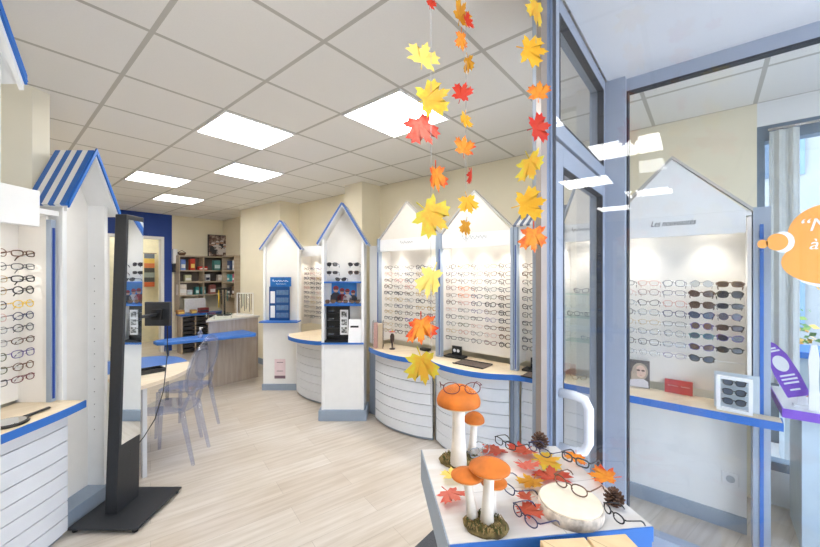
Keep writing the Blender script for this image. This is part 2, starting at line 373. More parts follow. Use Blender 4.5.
# ------------------------------------------------------------------ eyewear
def sup(w, h, e, n=22, cat=0., drop=0.):
    pts = []
    for i in range(n):
        a = 2 * PI * i / n; c, s = math.cos(a), math.sin(a)
        x = w / 2 * math.copysign(abs(c) ** (2 / e), c); z = h / 2 * math.copysign(abs(s) ** (2 / e), s)
        z += cat * (x / (w / 2)) * (.5 + z / h)
        if z < 0: x *= 1 + drop * z / h
        pts.append((x, z))
    return pts
SHAPES = {'round': (.046, .043, 2., 0, 0), 'rectangular': (.053, .033, 3.4, 0, .1), 'oval': (.052, .036, 2.2, 0, 0), 'cat-eye': (.053, .039, 2.6, .007, .25), 'square': (.052, .042, 3., 0, .15)}
EMESH = {}
def eyewear_meshes(shape, thick):
    key = (shape, thick)
    if key in EMESH: return EMESH[key]
    w, h, e, cat, drop = SHAPES[shape]; r = {'thin': .0016, 'medium': .0024, 'thick': .0034}[thick]
    gap = .018; out = {}
    def curve(x): return .012 * (x / .066) ** 2          # slight wrap of the front
    fr = MB(); lens = []
    for s in (-1, 1):
        cx = s * (gap / 2 + w / 2)
        pts = [(cx + s * x, z) for x, z in sup(w, h, e, 22, cat, drop)]
        fr.tube([(x, curve(x), z) for x, z in pts], r, 6, True)
        l = MB(); k = [(cx + (x - cx) * .97, z * .97) for x, z in pts]
        l.extrude([(x, curve(x) - .0004, z) for x, z in k], (0, .001, 0)); lens.append(l)
        xe = s * (gap / 2 + w)
        fr.tube([(xe - s * .002, curve(xe), .008 + cat), (xe + s * .005, curve(xe) + .002, .009), (xe + s * .0065, curve(xe) + .008, .008)], [r * 1.1, r * 1.1, r], 6)
    fr.tube([(-gap / 2 - .001, 0, .005), (-gap / 4, -.002, .009), (0, -.003, .0102), (gap / 4, -.002, .009), (gap / 2 + .001, 0, .005)], r, 6)
    for s in (-1, 1): fr.tube([(s * .0085, .001, -.002), (s * .010, .008, -.006)], .0016, 5)
    tm = []
    xe = gap / 2 + w
    for s in (-1, 1):
        x0 = s * (xe + .0065); y0 = curve(xe) + .009
        t = MB().tube([(x0, y0, .008), (x0 + s * .001, .06, .007), (x0 - s * .002, .100, .004), (x0 - s * .006, .118, -.006), (x0 - s * .008, .132, -.022)], [r * .9, r * .9, r, r * 1.2, r * .9], 6); tm.append(t)
    EMESH[key] = (fr, lens, tm)
    return EMESH[key]
COLS = {'black': ((20, 20, 22), .3, 0), 'dark grey': ((62, 64, 70), .4, 0), 'tortoiseshell': ((84, 52, 30), .3, 0), 'navy': ((38, 46, 88), .35, 0), 'gold': ((190, 160, 100), .3, .8), 'silver': ((168, 172, 178), .25, .9),
        'brown': ((110, 78, 56), .4, 0), 'burgundy': ((110, 40, 48), .35, 0), 'purple': ((92, 78, 140), .35, 0), 'rose': ((206, 160, 150), .4, 0), 'yellow': ((236, 196, 50), .4, 0), 'olive': ((92, 96, 60), .4, 0),
        'red': ((196, 58, 52), .35, 0), 'white': ((226, 226, 226), .3, 0), 'blue': ((48, 92, 170), .35, 0), 'orange': ((226, 128, 60), .4, 0), 'teal': ((50, 110, 110), .35, 0)}
FM = {k: mat(k + ' spectacle frame', c, r, me, var=.12, scale=90) for k, (c, r, me) in COLS.items()}
SUNL = mat('smoke sunglass lens', (54, 52, 56), .12, var=.1, scale=30); SUNB = mat('blue grey sunglass lens', (78, 88, 104), .12, var=.1, scale=30)
SUNBR = mat('brown sunglass lens', (98, 78, 66), .12, var=.1, scale=30); SUNP = mat('pale mirrored sunglass lens', (206, 206, 204), .15, var=.05)
PROTO = {}
def eyewear(shape, thick, col, x, y, z, rz, tilt, label, group, lens=None, cat='eyeglasses', ry=0., sc=1., temples=True):
    name = 'sunglasses' if cat == 'sunglasses' else 'eyeglasses'
    key = (shape, thick)
    if key not in PROTO:
        fr, ls, tm = eyewear_meshes(shape, thick)
        ms = [fr.build('p', WHITE).data] + [l.build('p', LENS).data for l in ls] + [t.build('p', WHITE).data for t in tm]
        PROTO[key] = ms
        for o in [o for o in COL.objects if o.name.split('.')[0] == 'p']: bpy.data.objects.remove(o)
        for q in ms: q.name = 'eyewear mesh'
    ms = PROTO[key]
    def mk(nm, me, m, parent):
        o = bpy.data.objects.new(nm, me); COL.objects.link(o); o.parent = parent
        o.material_slots[0].link = 'OBJECT'; o.material_slots[0].material = m; return o
    r = mk(name, ms[0], FM[col], None)
    r.location = (x, y, z); r.rotation_euler = (tilt, ry, rz); r.scale = (sc, sc, sc)
    tag(r, label, cat, group)
    for q in ms[1:3]: mk('lens', q, lens or LENS, r)
    for q in ms[3:5] if temples else (): mk('temple', q, FM[col], r)
    return r
ORD = ['first', 'second', 'third', 'fourth', 'fifth', 'sixth', 'seventh', 'eighth', 'ninth', 'tenth', 'eleventh', 'twelfth']
def word(thick, col, shape, cat='eyeglasses'):
    return (('thin ' if thick == 'thin' else 'thick ' if thick == 'thick' else '') + col + ' ' + shape + ' ' + cat)

# ------------------------------------------------------------------ wall display bays (along the display wall X = 3.54)
SPOTM = emission('display spot lamp', (1., .94, .84), 14.)
def roof_stripes(mb, p0, p1, depth_vec, n, mi0, mi1, th=.02, M=None):
    """a roof slope from p0 (eave) to p1 (ridge), banded along its depth"""
    p0 = Vector(p0); p1 = Vector(p1); dv = Vector(depth_vec); nrm = (p1 - p0).cross(dv).normalized() * th
    if nrm.z < 0: nrm = -nrm
    for i in range(n):
        a = dv * (i / n); b = dv * ((i + 1) / n)
        mb.extrude([p0 + a, p1 + a, p1 + b, p0 + b], nrm, mi0 if i % 2 == 0 else mi1, M)
    return mb
def bay(label, y0, y1, xf, xp, script, gable=True, lamps=2, rows=None, ztop=2.35, trim=None, script_off=0., ssz=.06, awning=False, filler=None, z_f0=1.855):
    yc = (y0 + y1) / 2
    t = thing('display_bay', label, 'wall display', xf, yc, 0, 0, 'lit spectacle display bays')
    MB().box(xp, xp + .02, y0 + .005, y1 - .005, .86, 1.99).build('back_panel', OFFW, t)
    if gable:
        MB().box(xf, xf + .02, y0 + .03, y1 - .03, z_f0, 1.985).build('fascia', WHITE, t, bevel=.002)
        MB().extrude([(xf + .003, y0 + .03, 1.9855), (xf + .003, yc, ztop), (xf + .003, y1 - .03, 1.9855)], (.017, 0, 0)).build('gable_panel', mat('ivory gable board', (236, 230, 220), .5, var=.015) if rows is not rowsE else WHITE, t)
        tr = MB()
        for ya in (y0, y1):
            dy = yc - ya; n = Vector((0, -(ztop - 1.99) * (1 if dy > 0 else -1), abs(dy))).normalized() * .014
            p = Vector((xf - .006, ya + .0, 1.975)); q = Vector((xf - .006, yc, ztop))
            tr.extrude([p, q, q + Vector((0, 0, .02)), p + Vector((0, 0, .02))], (.05, 0, 0))
        tr.build('gable_edge', trim or mat('pale grey edge strip', (196, 192, 186), .5), t)
    else:
        MB().box(xf, xf + .02, y0 + .03, y1 - .03, z_f0, 2.0).build('fascia', WHITE, t, bevel=.002)
    MB().box(xf + .02, xp, y0 + .005, y1 - .005, 1.955, 1.985).build('top_board', WHITE, t)
    for ya, s in ((y0, 1), (y1, -1)):
        if s > 0 and script == 'Les nouveautés':
            MB().box(xf + .031, xp, ya + .004, ya + .022, .86, 1.95).build('side_panel', OFFW, t); continue
        p = MB().box(xf - .02, xf + .03, ya + (0 if s > 0 else -.028), ya + (.028 if s > 0 else 0), CTZ + .0015, 2.0).build('post', GBLUE, t, bevel=.003)
        if (s > 0, label[:4]) not in ((True, 'narr'), (True, 'gabl'), (False, 'gabl')):
            MB().box(xf - .02, xf + .03, ya + (0 if s > 0 else -.028), ya + (.028 if s > 0 else 0), 0, CTZ - .046).build('post_foot', GBLUE, t, bevel=.003)
        if s < 0: MB().box(xf - .023, xf - .0202, ya - .017, ya - .010, .83, 1.85).build('blue_stripe', NAVY, p)
        MB().box(xf + .031, xp, ya + (.004 if s > 0 else -.022), ya + (.022 if s > 0 else -.004), .86, 1.95).build('side_panel', OFFW, t)
    for i in range(lamps):
        yy = y0 + (y1 - y0) * (i + .5) / lamps; xl = xp - .09
        a = MB().lathe([(.034, 1.945), (.034, 1.955)], 16, (xl, yy, 0)).build('spot_lamp', WPLAST, t)
        MB().lathe([(.026, 1.941), (.026, 1.9455)], 16, (xl, yy, 0)).build('bulb', SPOTM, a)
        ld = bpy.data.lights.new('spot', 'SPOT'); ld.energy = 7; ld.spot_size = 1.75; ld.spot_blend = .8; ld.color = (1, .93, .82); ld.shadow_soft_size = .02
        lo = bpy.data.objects.new('display_spot', ld); COL.objects.link(lo); lo.location = (xl, yy, 1.935); lo.rotation_euler = (0, .22, 0)
    if rows:
        for z in rows: MB().tube([(xp - .075, y0 + .024, z - .0135), (xp - .075, y1 - .024, z - .0135)], .0025, 6).build('rail', WHITE, t)
    if script:
        ink = mat('dark script lettering', (84, 84, 92), .6)
        if script[0] == 'L': text('lettering', script, ssz, frame_x(xf - .001, yc + script_off, 1.94), ink, t, .35, sx=.72)
        else: scribble('lettering', ssz, ssz * .22, 7, frame_x(xf - .0015, yc + script_off, 1.94), ink, t, seed=len(script))
    if awning:
        a = MB(); roof_stripes(a, (xf - .03, y1, 2.0), (xf + .2, y1, 2.16), (0, y0 - y1, 0), 13, 0, 1, .015)
        a.build('striped_roof', [mat('grey blue awning stripe', (104, 116, 140), .5), WHITE], t)
    if filler:
        MB().box(xf + .031, xf + .05, y1 + .0005, filler, .812, 1.93).build('filler_panel', WHITE, t)
        MB().box(xf + .031, xf + .05, y1 + .006, filler, 0, .764).build('lower_filler_panel', GBLUE, t)
    return t
CTZ = .81
XP = 3.01; XF = 2.83; XG = 2.865
rowsA = [1.682 - .0695 * i for i in range(11)]
rowsB = [1.682 - .068 * i for i in range(11)]
rowsE = [1.553, 1.491, 1.421, 1.357, 1.290, 1.228, 1.157, 1.085]
bay('white gabled display bay beside the sunglasses hut, eyeglasses in eleven rows', 2.0, 2.83, XF, XP, '~~', rows=rowsA, filler=3.0, ssz=.17)
bay('wide white gabled display bay above the large orange mushroom', 1.235, 1.995, XF, XP, '~~~', rows=rowsB, lamps=3, script_off=.0, ssz=.26)
bay('narrow display bay under the small striped awning roof, beside the porch door', .87, 1.23, XF, XP, None, gable=False, rows=rowsB, lamps=1, awning=True)
tD = bay('gabled showcase with clear glass shelves seen through the porch door', .555, .865, XF, XP, '~~~~', lamps=1, trim=GBLUE, ztop=2.4, ssz=.15)
bay('gabled display bay with sunglasses columns seen through the porch window', -.200, .548, XF, XP, 'Les nouveautés', rows=rowsE, lamps=2, ssz=.052)
bay('white display bay between the two gabled huts', 3.87, 4.66, 2.945, 3.195, None, gable=False, rows=rowsA, lamps=2)
GL = mat('green glass shelf edge', (150, 196, 190), .2)
for z in (1.455, 1.28, 1.10):
    MB().box(2.862, XP - .002, .58, .84, z, z + .008).build('glass_shelf', SHELFG, tD)

EC = ['black', 'dark grey', 'tortoiseshell', 'navy', 'gold', 'silver', 'brown', 'burgundy', 'purple', 'rose', 'olive', 'black', 'dark grey', 'brown', 'silver', 'gold']
def rack(rows, cols, x, fn_pos, rz, ref, tail, group, chooser):
    for i, z in enumerate(rows):
        for j, c in enumerate(cols):
            q = chooser(i, j)
            if q is None: continue
            shape, thick, col, lens, cat = q
            X, Y = fn_pos(c)
            lab = '%s, %s row down, %s column from %s' % (word(thick, col, shape, cat), ORD[i], ORD[j], ref) + tail
            eyewear(shape, thick, col, X, Y, z, rz + random.uniform(-.04, .04), -.13 + random.uniform(-.02, .02), lab, group, lens, cat, sc=.93 if cat == 'sunglasses' else .92)
def rnd(i, j):
    return (random.choice(['round', 'rectangular', 'oval', 'cat-eye', 'square']), random.choice(['thin', 'medium', 'medium', 'thick']), random.choice(EC), None, 'eyeglasses')
def rackB(i, j):
    s = random.choice(['round', 'rectangular', 'oval', 'square', 'cat-eye'])
    if j == 4: return (s, 'thick' if i > 3 else 'medium', random.choice(['black', 'tortoiseshell', 'dark grey', 'brown']), None, 'eyeglasses')
    if j == 3 and i == 5: return ('round', 'thick', 'black', None, 'eyeglasses')
    if j in (1, 2) and 3 <= i <= 5: return (s, 'medium', random.choice(['rose', 'orange', 'brown']) if j == 1 else random.choice(['dark grey', 'navy']), None, 'eyeglasses')
    return (s, random.choice(['thin', 'medium', 'medium']), random.choice(EC), None, 'eyeglasses')
rack(rowsA, [2.715 - .15 * k for k in range(5)], XG, lambda c: (XG, c), -PI / 2, 'hut', ', bay beside sunglasses hut', 'eyeglasses in the bay beside the sunglasses hut', rnd)
rack(rowsB, [1.889 - .138 * k for k in range(5)], XG, lambda c: (XG, c), -PI / 2, 'hut side', ', wide central bay', 'eyeglasses in the wide central bay', rackB)
rack(rowsB, [1.125, .98], XG, lambda c: (XG, c), -PI / 2, 'post', ', bay under striped awning', 'eyeglasses in the bay under the awning', lambda i, j: (random.choice(['square', 'cat-eye', 'rectangular']), 'thick' if i % 2 else 'medium', random.choice(['black', 'tortoiseshell', 'dark grey', 'brown', 'black']), None, 'eyeglasses'))
rack(rowsA, [4.565 - .15 * k for k in range(4)], 3.055, lambda c: (3.055, c), -PI / 2, 'blue-card hut', ', between huts', 'eyeglasses in the bay between the huts', rnd)
SUN4 = [('round', 'thin', 'silver', SUNP), ('cat-eye', 'thick', 'tortoiseshell', SUNBR), ('square', 'thick', 'tortoiseshell', SUNBR), ('cat-eye', 'thick', 'navy', SUNB), ('round', 'medium', 'purple', SUNBR), ('oval', 'medium', 'teal', SUNB), ('cat-eye', 'medium', 'purple', SUNBR), ('cat-eye', 'thick', 'black', SUNB)]
SUN5 = [('rectangular', 'thick', 'brown', SUNBR), ('square', 'thick', 'black', SUNL), ('rectangular', 'medium', 'dark grey', SUNL), ('round', 'medium', 'navy', SUNB), ('rectangular', 'thick', 'black', SUNL), ('cat-eye', 'medium', 'purple', SUNL), ('oval', 'thick', 'black', SUNL)]
def rackE(i, j):
    if j == 3: s = SUN4[i]; return s[:3] + (s[3], 'sunglasses')
    if j == 4: return None if i > 6 else SUN5[i][:3] + (SUN5[i][3], 'sunglasses')
    sh = [['rectangular', 'round', 'rectangular', 'round', 'round', 'oval', 'square', 'oval'], ['rectangular', 'square', 'cat-eye', 'square', 'oval', 'cat-eye', 'square', 'round'], ['square', 'rectangular', 'square', 'square', 'rectangular', 'round', 'rectangular', 'oval']][j][i]
    return (sh, 'thin' if i % 3 == 1 else 'medium', [['dark grey', 'rose', 'silver', 'dark grey', 'gold', 'silver', 'black', 'silver'], ['rose', 'burgundy', 'dark grey', 'silver', 'gold', 'silver', 'dark grey', 'silver'], ['silver', 'navy', 'rose', 'navy', 'dark grey', 'silver', 'silver', 'purple']][j][i], None, 'eyeglasses')
rack(rowsE, [.446, .307, .168, .030, -.103], XG, lambda c: (XG, c), -PI / 2, 'door', ', bay seen through window', 'eyewear in the bay seen through the window', rackE)

# ------------------------------------------------------------------ worktops and slatted fronts
CTZ = .81
def smooth_edge(pts, n=8):
    out = []
    for i in range(len(pts) - 1):
        p0 = pts[max(i - 1, 0)]; p1 = pts[i]; p2 = pts[i + 1]; p3 = pts[min(i + 2, len(pts) - 1)]
        for k in range(n):
            t = k / n
            out.append(tuple(.5 * (2 * p1[a] + (p2[a] - p0[a]) * t + (2 * p0[a] - 5 * p1[a] + 4 * p2[a] - p3[a]) * t * t + (3 * p1[a] - p0[a] - 3 * p2[a] + p3[a]) * t ** 3) for a in (0, 1)))
    out.append(pts[-1]); return out
def offset(pts, d):
    out = []
    for i, p in enumerate(pts):
        a = Vector(pts[max(i - 1, 0)]); b = Vector(pts[min(i + 1, len(pts) - 1)]); t = (b - a).normalized()
        out.append((p[0] - t.y * d, p[1] + t.x * d))
    return out
def ribbon(mb, pts, d, z0, z1, m=0):
    q = offset(pts, d); n = len(pts); vs = []
    for (a, b) in zip(pts, q): vs += [(a[0], a[1], z0), (a[0], a[1], z1), (b[0], b[1], z0), (b[0], b[1], z1)]
    fs = []
    for i in range(n - 1):
        k = 4 * i; l = k + 4
        fs += [(k, l, l + 1, k + 1), (k + 2, k + 3, l + 3, l + 2), (k + 1, l + 1, l + 3, k + 3), (k, k + 2, l + 2, l)]
    fs += [(0, 1, 3, 2), (4 * n - 4, 4 * n - 2, 4 * n - 1, 4 * n - 3)]
    mb.add(vs, fs, m); return mb
def worktop(name, label, front, back, zt=CTZ, inward=1, M=None, loc=(0, 0, 0), rz=0, band=BLUE, cat='counter top'):
    t = thing(name, label, cat, loc[0], loc[1], 0, rz, 'worktops with a blue edge')
    wd = M is None
    MB().poly(front + back, zt - .038, zt).build('top_board', TOPM, t, wd)
    MB.build(ribbon(MB(), front, -.008 * inward, zt - .044, zt + .001), 'edge_band', band, t, wd)
    return t
def slatfront(name, label, front, z0, z1, n, inward=1, loc=(0, 0, 0), rz=0, wd=True, ends=True, plinth=True):
    t = thing(name, label, 'counter base', loc[0], loc[1], 0, rz, 'white slatted counter bases')
    back = offset(front, .02 * inward)
    ribbon(MB(), back, .03 * inward, z0, z1).build('core', GROOVE, t, wd)
    s = MB(); h = (z1 - z0) / n
    for i in range(n): ribbon(s, front, .019 * inward, z0 + h * i + .003, z0 + h * (i + 1) - .003)
    s.build('slatted_front', SLAT, t, wd)
    if plinth: ribbon(MB(), offset(front, .03 * inward), .03 * inward, 0, z0 - .001).build('plinth', PLINTH, t, wd)
    return t
fA = smooth_edge([(2.70, 2.835), (2.63, 2.66), (2.585, 2.42), (2.60, 2.18), (2.675, 1.995)])
fB = smooth_edge([(2.675, 1.995), (2.60, 1.85), (2.565, 1.62), (2.59, 1.40), (2.665, 1.245)])
fC = [(2.70, 1.19), (2.73, 1.10), (2.735, .8), (2.74, .45), (2.75, -.1), (2.76, -.31), (2.855, -.311)]
worktop('worktop', 'long pale worktop with blue edge running under the wall display bays', fA + fB[1:] + fC, [(2.855, -.2), (3.005, -.2), (3.005, 2.835)])
slatfront('slatted_counter', 'bowed white slatted counter base next to the sunglasses hut', smooth_edge([(2.765, 2.81), (2.70, 2.62), (2.68, 2.42), (2.70, 2.2), (2.76, 2.03)]), .03, CTZ - .046, 7)
slatfront('slatted_counter', 'bowed white slatted counter base behind the large orange mushroom', smooth_edge([(2.765, 1.985), (2.69, 1.84), (2.66, 1.62), (2.69, 1.40), (2.765, 1.25)]), .03, CTZ - .046, 7)
slatfront('slatted_counter', 'straight white slatted counter base beneath the striped awning bay', [(2.87, 1.19), (2.87, .86), (2.87, .56)], .03, CTZ - .046, 7)
tE = thing('plain_counter', 'plain white counter base with a wall socket seen through the porch window', 'counter base', 3.03, .15)
MB().box(3.03, 3.06, -.186, .50, .10, CTZ - .05).build('front_panel', WHITE, tE)
MB().box(3.02, 3.05, -.186, .50, 0, .10).build('plinth', PLINTH, tE)
so = MB().box(3.018, 3.0295, -.15, -.07, .28, .36).build('socket_plate', WPLAST, tE, bevel=.004)
MB().extrude([(3.015, -.11 + .022 * math.cos(a * PI / 8), .32 + .022 * math.sin(a * PI / 8)) for a in range(16)], (.003, 0, 0)).build('socket', mat('grey socket face', (170, 176, 184), .4), so)
po = thing('end_post', 'tall white post with a blue stripe at the end of the window display', 'post', 2.93, -.238)
MB().box(2.862, 3.0, -.275, -.202, 0, 2.0).build('post_body', GBLUE, po); MB().box(2.857, 2.8615, -.246, -.229, 0, 1.9).build('blue_stripe', BLUE, po)
fD = smooth_edge([(2.60, 4.28), (2.50, 4.10), (2.47, 3.85), (2.52, 3.58), (2.60, 3.47)])
worktop('worktop', 'short curved pale worktop with blue edge between the two gabled huts', fD, [(3.19, 3.47), (3.19, 4.28)])
slatfront('slatted_counter', 'bowed white slatted counter base between the two gabled huts', smooth_edge([(2.71, 4.27), (2.65, 4.08), (2.63, 3.85), (2.66, 3.6), (2.70, 3.48)]), .03, CTZ - .046, 7)

# ------------------------------------------------------------------ gabled huts
def hut(label, x, y, rz, w, depth, ze, za, over=.04, base_w=None, shelf=None, recess=.05, stripes=7, plinth=.085, roof_over=.09, trim=BLUE, zc=None, stripe_m=BLUE, barge=.03):
    """local x along the front, y into the depth; gable front with a recessed panel between two side boards"""
    t = thing('display_hut', label, 'display hut', x, y, 0, rz, 'gabled beach huts')
    h = w / 2; sw = .028
    za_ = za - .03; zi = ze
    for s in (-1, 1):
        MB().box(min(s * h, s * (h - sw)), max(s * h, s * (h - sw)), 0, depth, plinth, ze).build('side_board', WHITE, t, False, bevel=.002)
    k = h - sw
    MB().extrude([(-k, recess, plinth), (k, recess, plinth), (k, recess, ze), (0, recess, za_), (-k, recess, ze)], (0, .018, 0)).build('back_panel', OFFW, t, False)
    # roof: two slopes, banded blue and white from front to back
    e = h + over; slope = (za - ze) / h; zl = ze - over * slope
    for s in (-1, 1):
        r = MB(); roof_stripes(r, (s * e, -roof_over, zl), (0, -roof_over, za), (0, depth + roof_over, 0), stripes, 0, 1, .016)
        ro = r.build('roof_slope', [stripe_m, WHITE], t, False)
        p0 = Vector((s * e, -roof_over - .012, zl)); p1 = Vector((0, -roof_over - .012, za)); n = Vector((s * (za - ze), 0, h)).normalized() * barge
        q = Vector((0, 0, n.length * 1.25))
        MB().extrude([p0 - q * .35, p1 - q * .35, p1 + q * .65, p0 + q * .65], (0, .012, 0)).build('barge_board', trim, ro, False)
        lo = Vector((0, 0, -.004)); MB().extrude([Vector((s * e, -roof_over, zl)) + lo, Vector((0, -roof_over, za)) + lo, Vector((0, -roof_over, za)) + lo * 2.5, Vector((s * e, -roof_over, zl)) + lo * 2.5], (0, depth + roof_over, 0)).build('soffit', WHITE, ro, False)
        MB().extrude([p0 - q * .95 + Vector((0, .014, 0)), p1 - q * .95 + Vector((0, .014, 0)), p1 - q * .05 + Vector((0, .014, 0)), p0 - q * .05 + Vector((0, .014, 0))], (0, .02, 0)).build('lining', WHITE, ro, False)
    bw = base_w or w + .04
    MB().box(-bw / 2, bw / 2, -.02, depth, 0, plinth).build('plinth', PLINTH, t, False, bevel=.003)
    if zc:
        MB().box(-h - .004, h + .004, -.05, recess - .001, zc - .018, zc).build('ledge', trim, t, False)
    for z in shelf or []:
        MB().box(-k, k, -.015, recess - .001, z - .016, z).build('shelf', BLUE, t, False)
    return t
x, y = rd(-.740, 3.91)
C2 = hut('gabled hut with sunglasses, a blue poster and leaflets on its blue shelves', x, y, TH - PI / 2, .465, .26, 1.99, 2.375, .035, .525, recess=.14, zc=None, plinth=.115, trim=TRIM, roof_over=.04, barge=.02)
k_ = .25
for z in (1.525, 1.275): MB().box(-.204, .204, -.01, .139, z - .016, z).build('shelf', BLUE, C2, False)
MB().box(-.204, .204, -.02, .139, .838, .856).box(-.2325, -.2041, -.02, -.0005, .838, .856).box(.2041, .2325, -.02, -.0005, .838, .856).build('shelf', BLUE, C2, False)
MB().box(-.204, .204, .01, .03, .116, .837).build('front_panel', WHITE, C2, False)
x, y = rd(-1.785, 4.93)
C1 = hut('small gabled hut carrying a blue card of accessories and a paper notice', x, y, TH - PI / 2, .50, .10, 1.985, 2.335, .03, .52, recess=.055, plinth=.085, trim=TRIM, roof_over=.04, barge=.018)
MB().box(-.26, .26, -.12, .054, .945, .962).build('ledge', BLUE, C1, False)
MB().box(-.222, .222, .0, .02, .086, .944).build('front_panel', WHITE, C1, False)
x, y = rd(-2.19, 2.412)
C0 = hut('tall gabled hut with blue and white striped roof beside the black mirror totem', x, y, TH, .335, .20, 2.10, 2.44, .03, .345, recess=.12, stripes=7, plinth=.10, roof_over=.06)
pg = MB()
for i in range(14): pg.lathe([(.004, 0), (.004, .002)], 8, (0, 0, 0), M=Matrix.Translation((.139, .07, .5 + i * .09)) @ Matrix.Rotation(-PI / 2, 4, 'Y'))
pg.build('peg_holes', mat('grey peg hole', (150, 150, 152), .7), C0, False)
x, y = rd(-1.62, 1.29)
CN = hut('tall narrow gabled hut with blue roof edge standing before the spectacles rack', x, y, TH, .24, .30, 2.50, 2.80, .04, .26, recess=.04, stripes=6, plinth=.10, roof_over=.05)

# ------------------------------------------------------------------ spectacles rack on the near left wall (axes of the camera's frame: local x = ahead, local y = towards the wall)
lx, ly = rd(-2.05, 1.6)
L = thing('display_bay', 'lit white spectacles rack beside the striped roof hut', 'wall display', lx, ly, 0, TH, 'lit spectacle display bays')
# local y of the panel: 0 at r=-2.05, panel at r=-2.42
MB().box(-1.0, .60, .37, .39, .84, 1.98).build('back_panel', OFFW, L, False)
MB().box(-1.0, .44, .07, .12, 1.885, 2.09).build('fascia', WHITE, L, False, bevel=.003)
MB().box(-1.0, .60, .12, .40, 1.97, 2.0).build('top_board', WHITE, L, False)
MB().box(.601, .615, .20, .39, .8205, 1.97).build('side_panel', OFFW, L, False)
p_ = MB().box(.60, .632, .17, .1995, .8205, 1.95).build('post', GBLUE, L, False)
MB().box(.609, .622, .166, .1695, .84, 1.9).build('blue_stripe', NAVY, p_, False)
rowsL = [1.735, 1.658, 1.587, 1.520, 1.440, 1.370, 1.300, 1.226, 1.150, 1.075, 1.003]
for z in rowsL: MB().tube([(-1.0, .295, z - .0135), (.60, .295, z - .0135)], .0025, 6).build('rail', WHITE, L, False)
for i, xx in enumerate((-.6, -.1, .35)):
    a = MB().lathe([(.034, 1.958), (.034, 1.968)], 16, (xx, .25, 0)).build('spot_lamp', WPLAST, L, False)
    MB().lathe([(.026, 1.954), (.026, 1.9585)], 16, (xx, .25, 0)).build('bulb', SPOTM, a, False)
    ld = bpy.data.lights.new('spot', 'SPOT'); ld.energy = 6; ld.spot_size = 1.75; ld.spot_blend = .8; ld.color = (1, .95, .86); ld.shadow_soft_size = .02
    lo = bpy.data.objects.new('display_spot', ld); COL.objects.link(lo); q = PM[L.name] @ Vector((xx, .25, 1.945)); lo.location = q; lo.rotation_euler = (0, 0, 0)
LSPEC = [[('rectangular', 'thick', 'tortoiseshell'), ('round', 'medium', 'brown')], [('rectangular', 'medium', 'dark grey'), ('round', 'thin', 'dark grey')], [('rectangular', 'thick', 'black'), ('oval', 'thin', 'gold')],
         [('round', 'thick', 'black'), ('round', 'thin', 'gold')], [('round', 'medium', 'yellow'), ('round', 'medium', 'dark grey')], [('round', 'medium', 'navy'), ('round', 'thin', 'rose')], [('round', 'medium', 'dark grey'), ('oval', 'thin', 'silver')],
         [('oval', 'medium', 'tortoiseshell'), ('oval', 'thin', 'silver')], [('square', 'medium', 'purple'), ('round', 'medium', 'olive')], [('round', 'medium', 'brown'), ('oval', 'medium', 'olive')], [('oval', 'medium', 'burgundy'), ('rectangular', 'medium', 'dark grey')]]
for i, z in enumerate(rowsL):
    for j, d in enumerate((2.10, 1.955, 1.81)):
        s = LSPEC[i][j] if j < 2 else ('round', 'medium', random.choice(EC))
        X, Y = rd(-2.272, d)
        eyewear(s[0], s[1], s[2], X, Y, z, TH, -.14, '%s, %s row down, %s column from hut, rack beside striped hut' % (word(s[1], s[2], s[0]), ORD[i], ORD[j]), 'eyeglasses in the rack beside the striped hut')
# its worktop and slatted front (local frame of L)
frL = smooth_edge([(.64, -.005), (.45, -.028), (.16, -.03), (-.2, -.03), (-.6, .0), (-1.0, .04)])
worktop('worktop', 'pale worktop with blue edge holding a black hand mirror', frL, [(-1.0, .369), (.64, .369), (.64, .11)], zt=.82, inward=-1, M=1, loc=(lx, ly), rz=TH)
sl = smooth_edge([(.60, .065), (.45, .05), (.16, .045), (-.2, .045), (-.6, .07), (-1.0, .11)])
slatfront('slatted_counter', 'bowed white slatted counter base beside the black mirror totem base', sl, .03, .82 - .046, 8, -1, (lx, ly), TH, False)
hm = thing('hand_mirror', 'round black hand mirror lying on the pale worktop', 'hand mirror', *rd(-2.12, 1.97), .8205, TH)
MB().lathe([(.075, 0), (.08, .006), (.075, .014), (.068, .014)], 32, (-.09, 0, 0)).build('mirror_rim', BLACK, hm, False)
MB().lathe([(.066, .0145), (.066, .016)], 32, (-.09, 0, 0)).build('mirror_glass', MIRROR, hm, False)
MB().tube([(-.012, 0, .012), (.05, 0, .012), (.12, 0, .012)], [.010, .008, .009], 8, M=Matrix.Diagonal((1, 1.3, .8, 1))).build('handle', BLACK, hm, False)

# ------------------------------------------------------------------ black mirror totem
tx, ty = rd(-1.93, 2.42)
T = thing('mirror_totem', 'tall black floor standing mirror totem on a square black base plate', 'mirror', tx, ty, 0, TH)     # local x = ahead, local y = left
ba = MB().box(-.215, .225, -.235, .20, .022, .034).build('base_plate', CHAR, T, False, bevel=.003)
for sx_ in (-.185, .205):
    for sy_ in (-.205, .17): MB().lathe([(.016, 0), (.018, .012), (.014, .0215)], 14, (sx_, sy_, 0)).build('foot', BLACK, ba, False)
MB().extrude([(-.085, -.004, .0345), (.11, -.004, .0345), (.155, -.004, 2.02), (.0, -.004, 2.02)], (0, .078, 0)).build('body', CHAR, T, False, bevel=.004)
MB().extrude([(-.048, -.0075, .475), (.116, -.0075, .475), (.148, -.0075, 1.985), (.014, -.0075, 1.985)], (0, .003, 0)).build('mirror_glass', MIRROR, T, False)
gt = MB()
for z in (.40, .375): gt.lathe([(.006, 0), (.006, .002)], 10, M=Matrix.Translation((.03, -.0045, z)) @ Matrix.Rotation(PI / 2, 4, 'X'))
gt.build('button', BLACK, T, False)
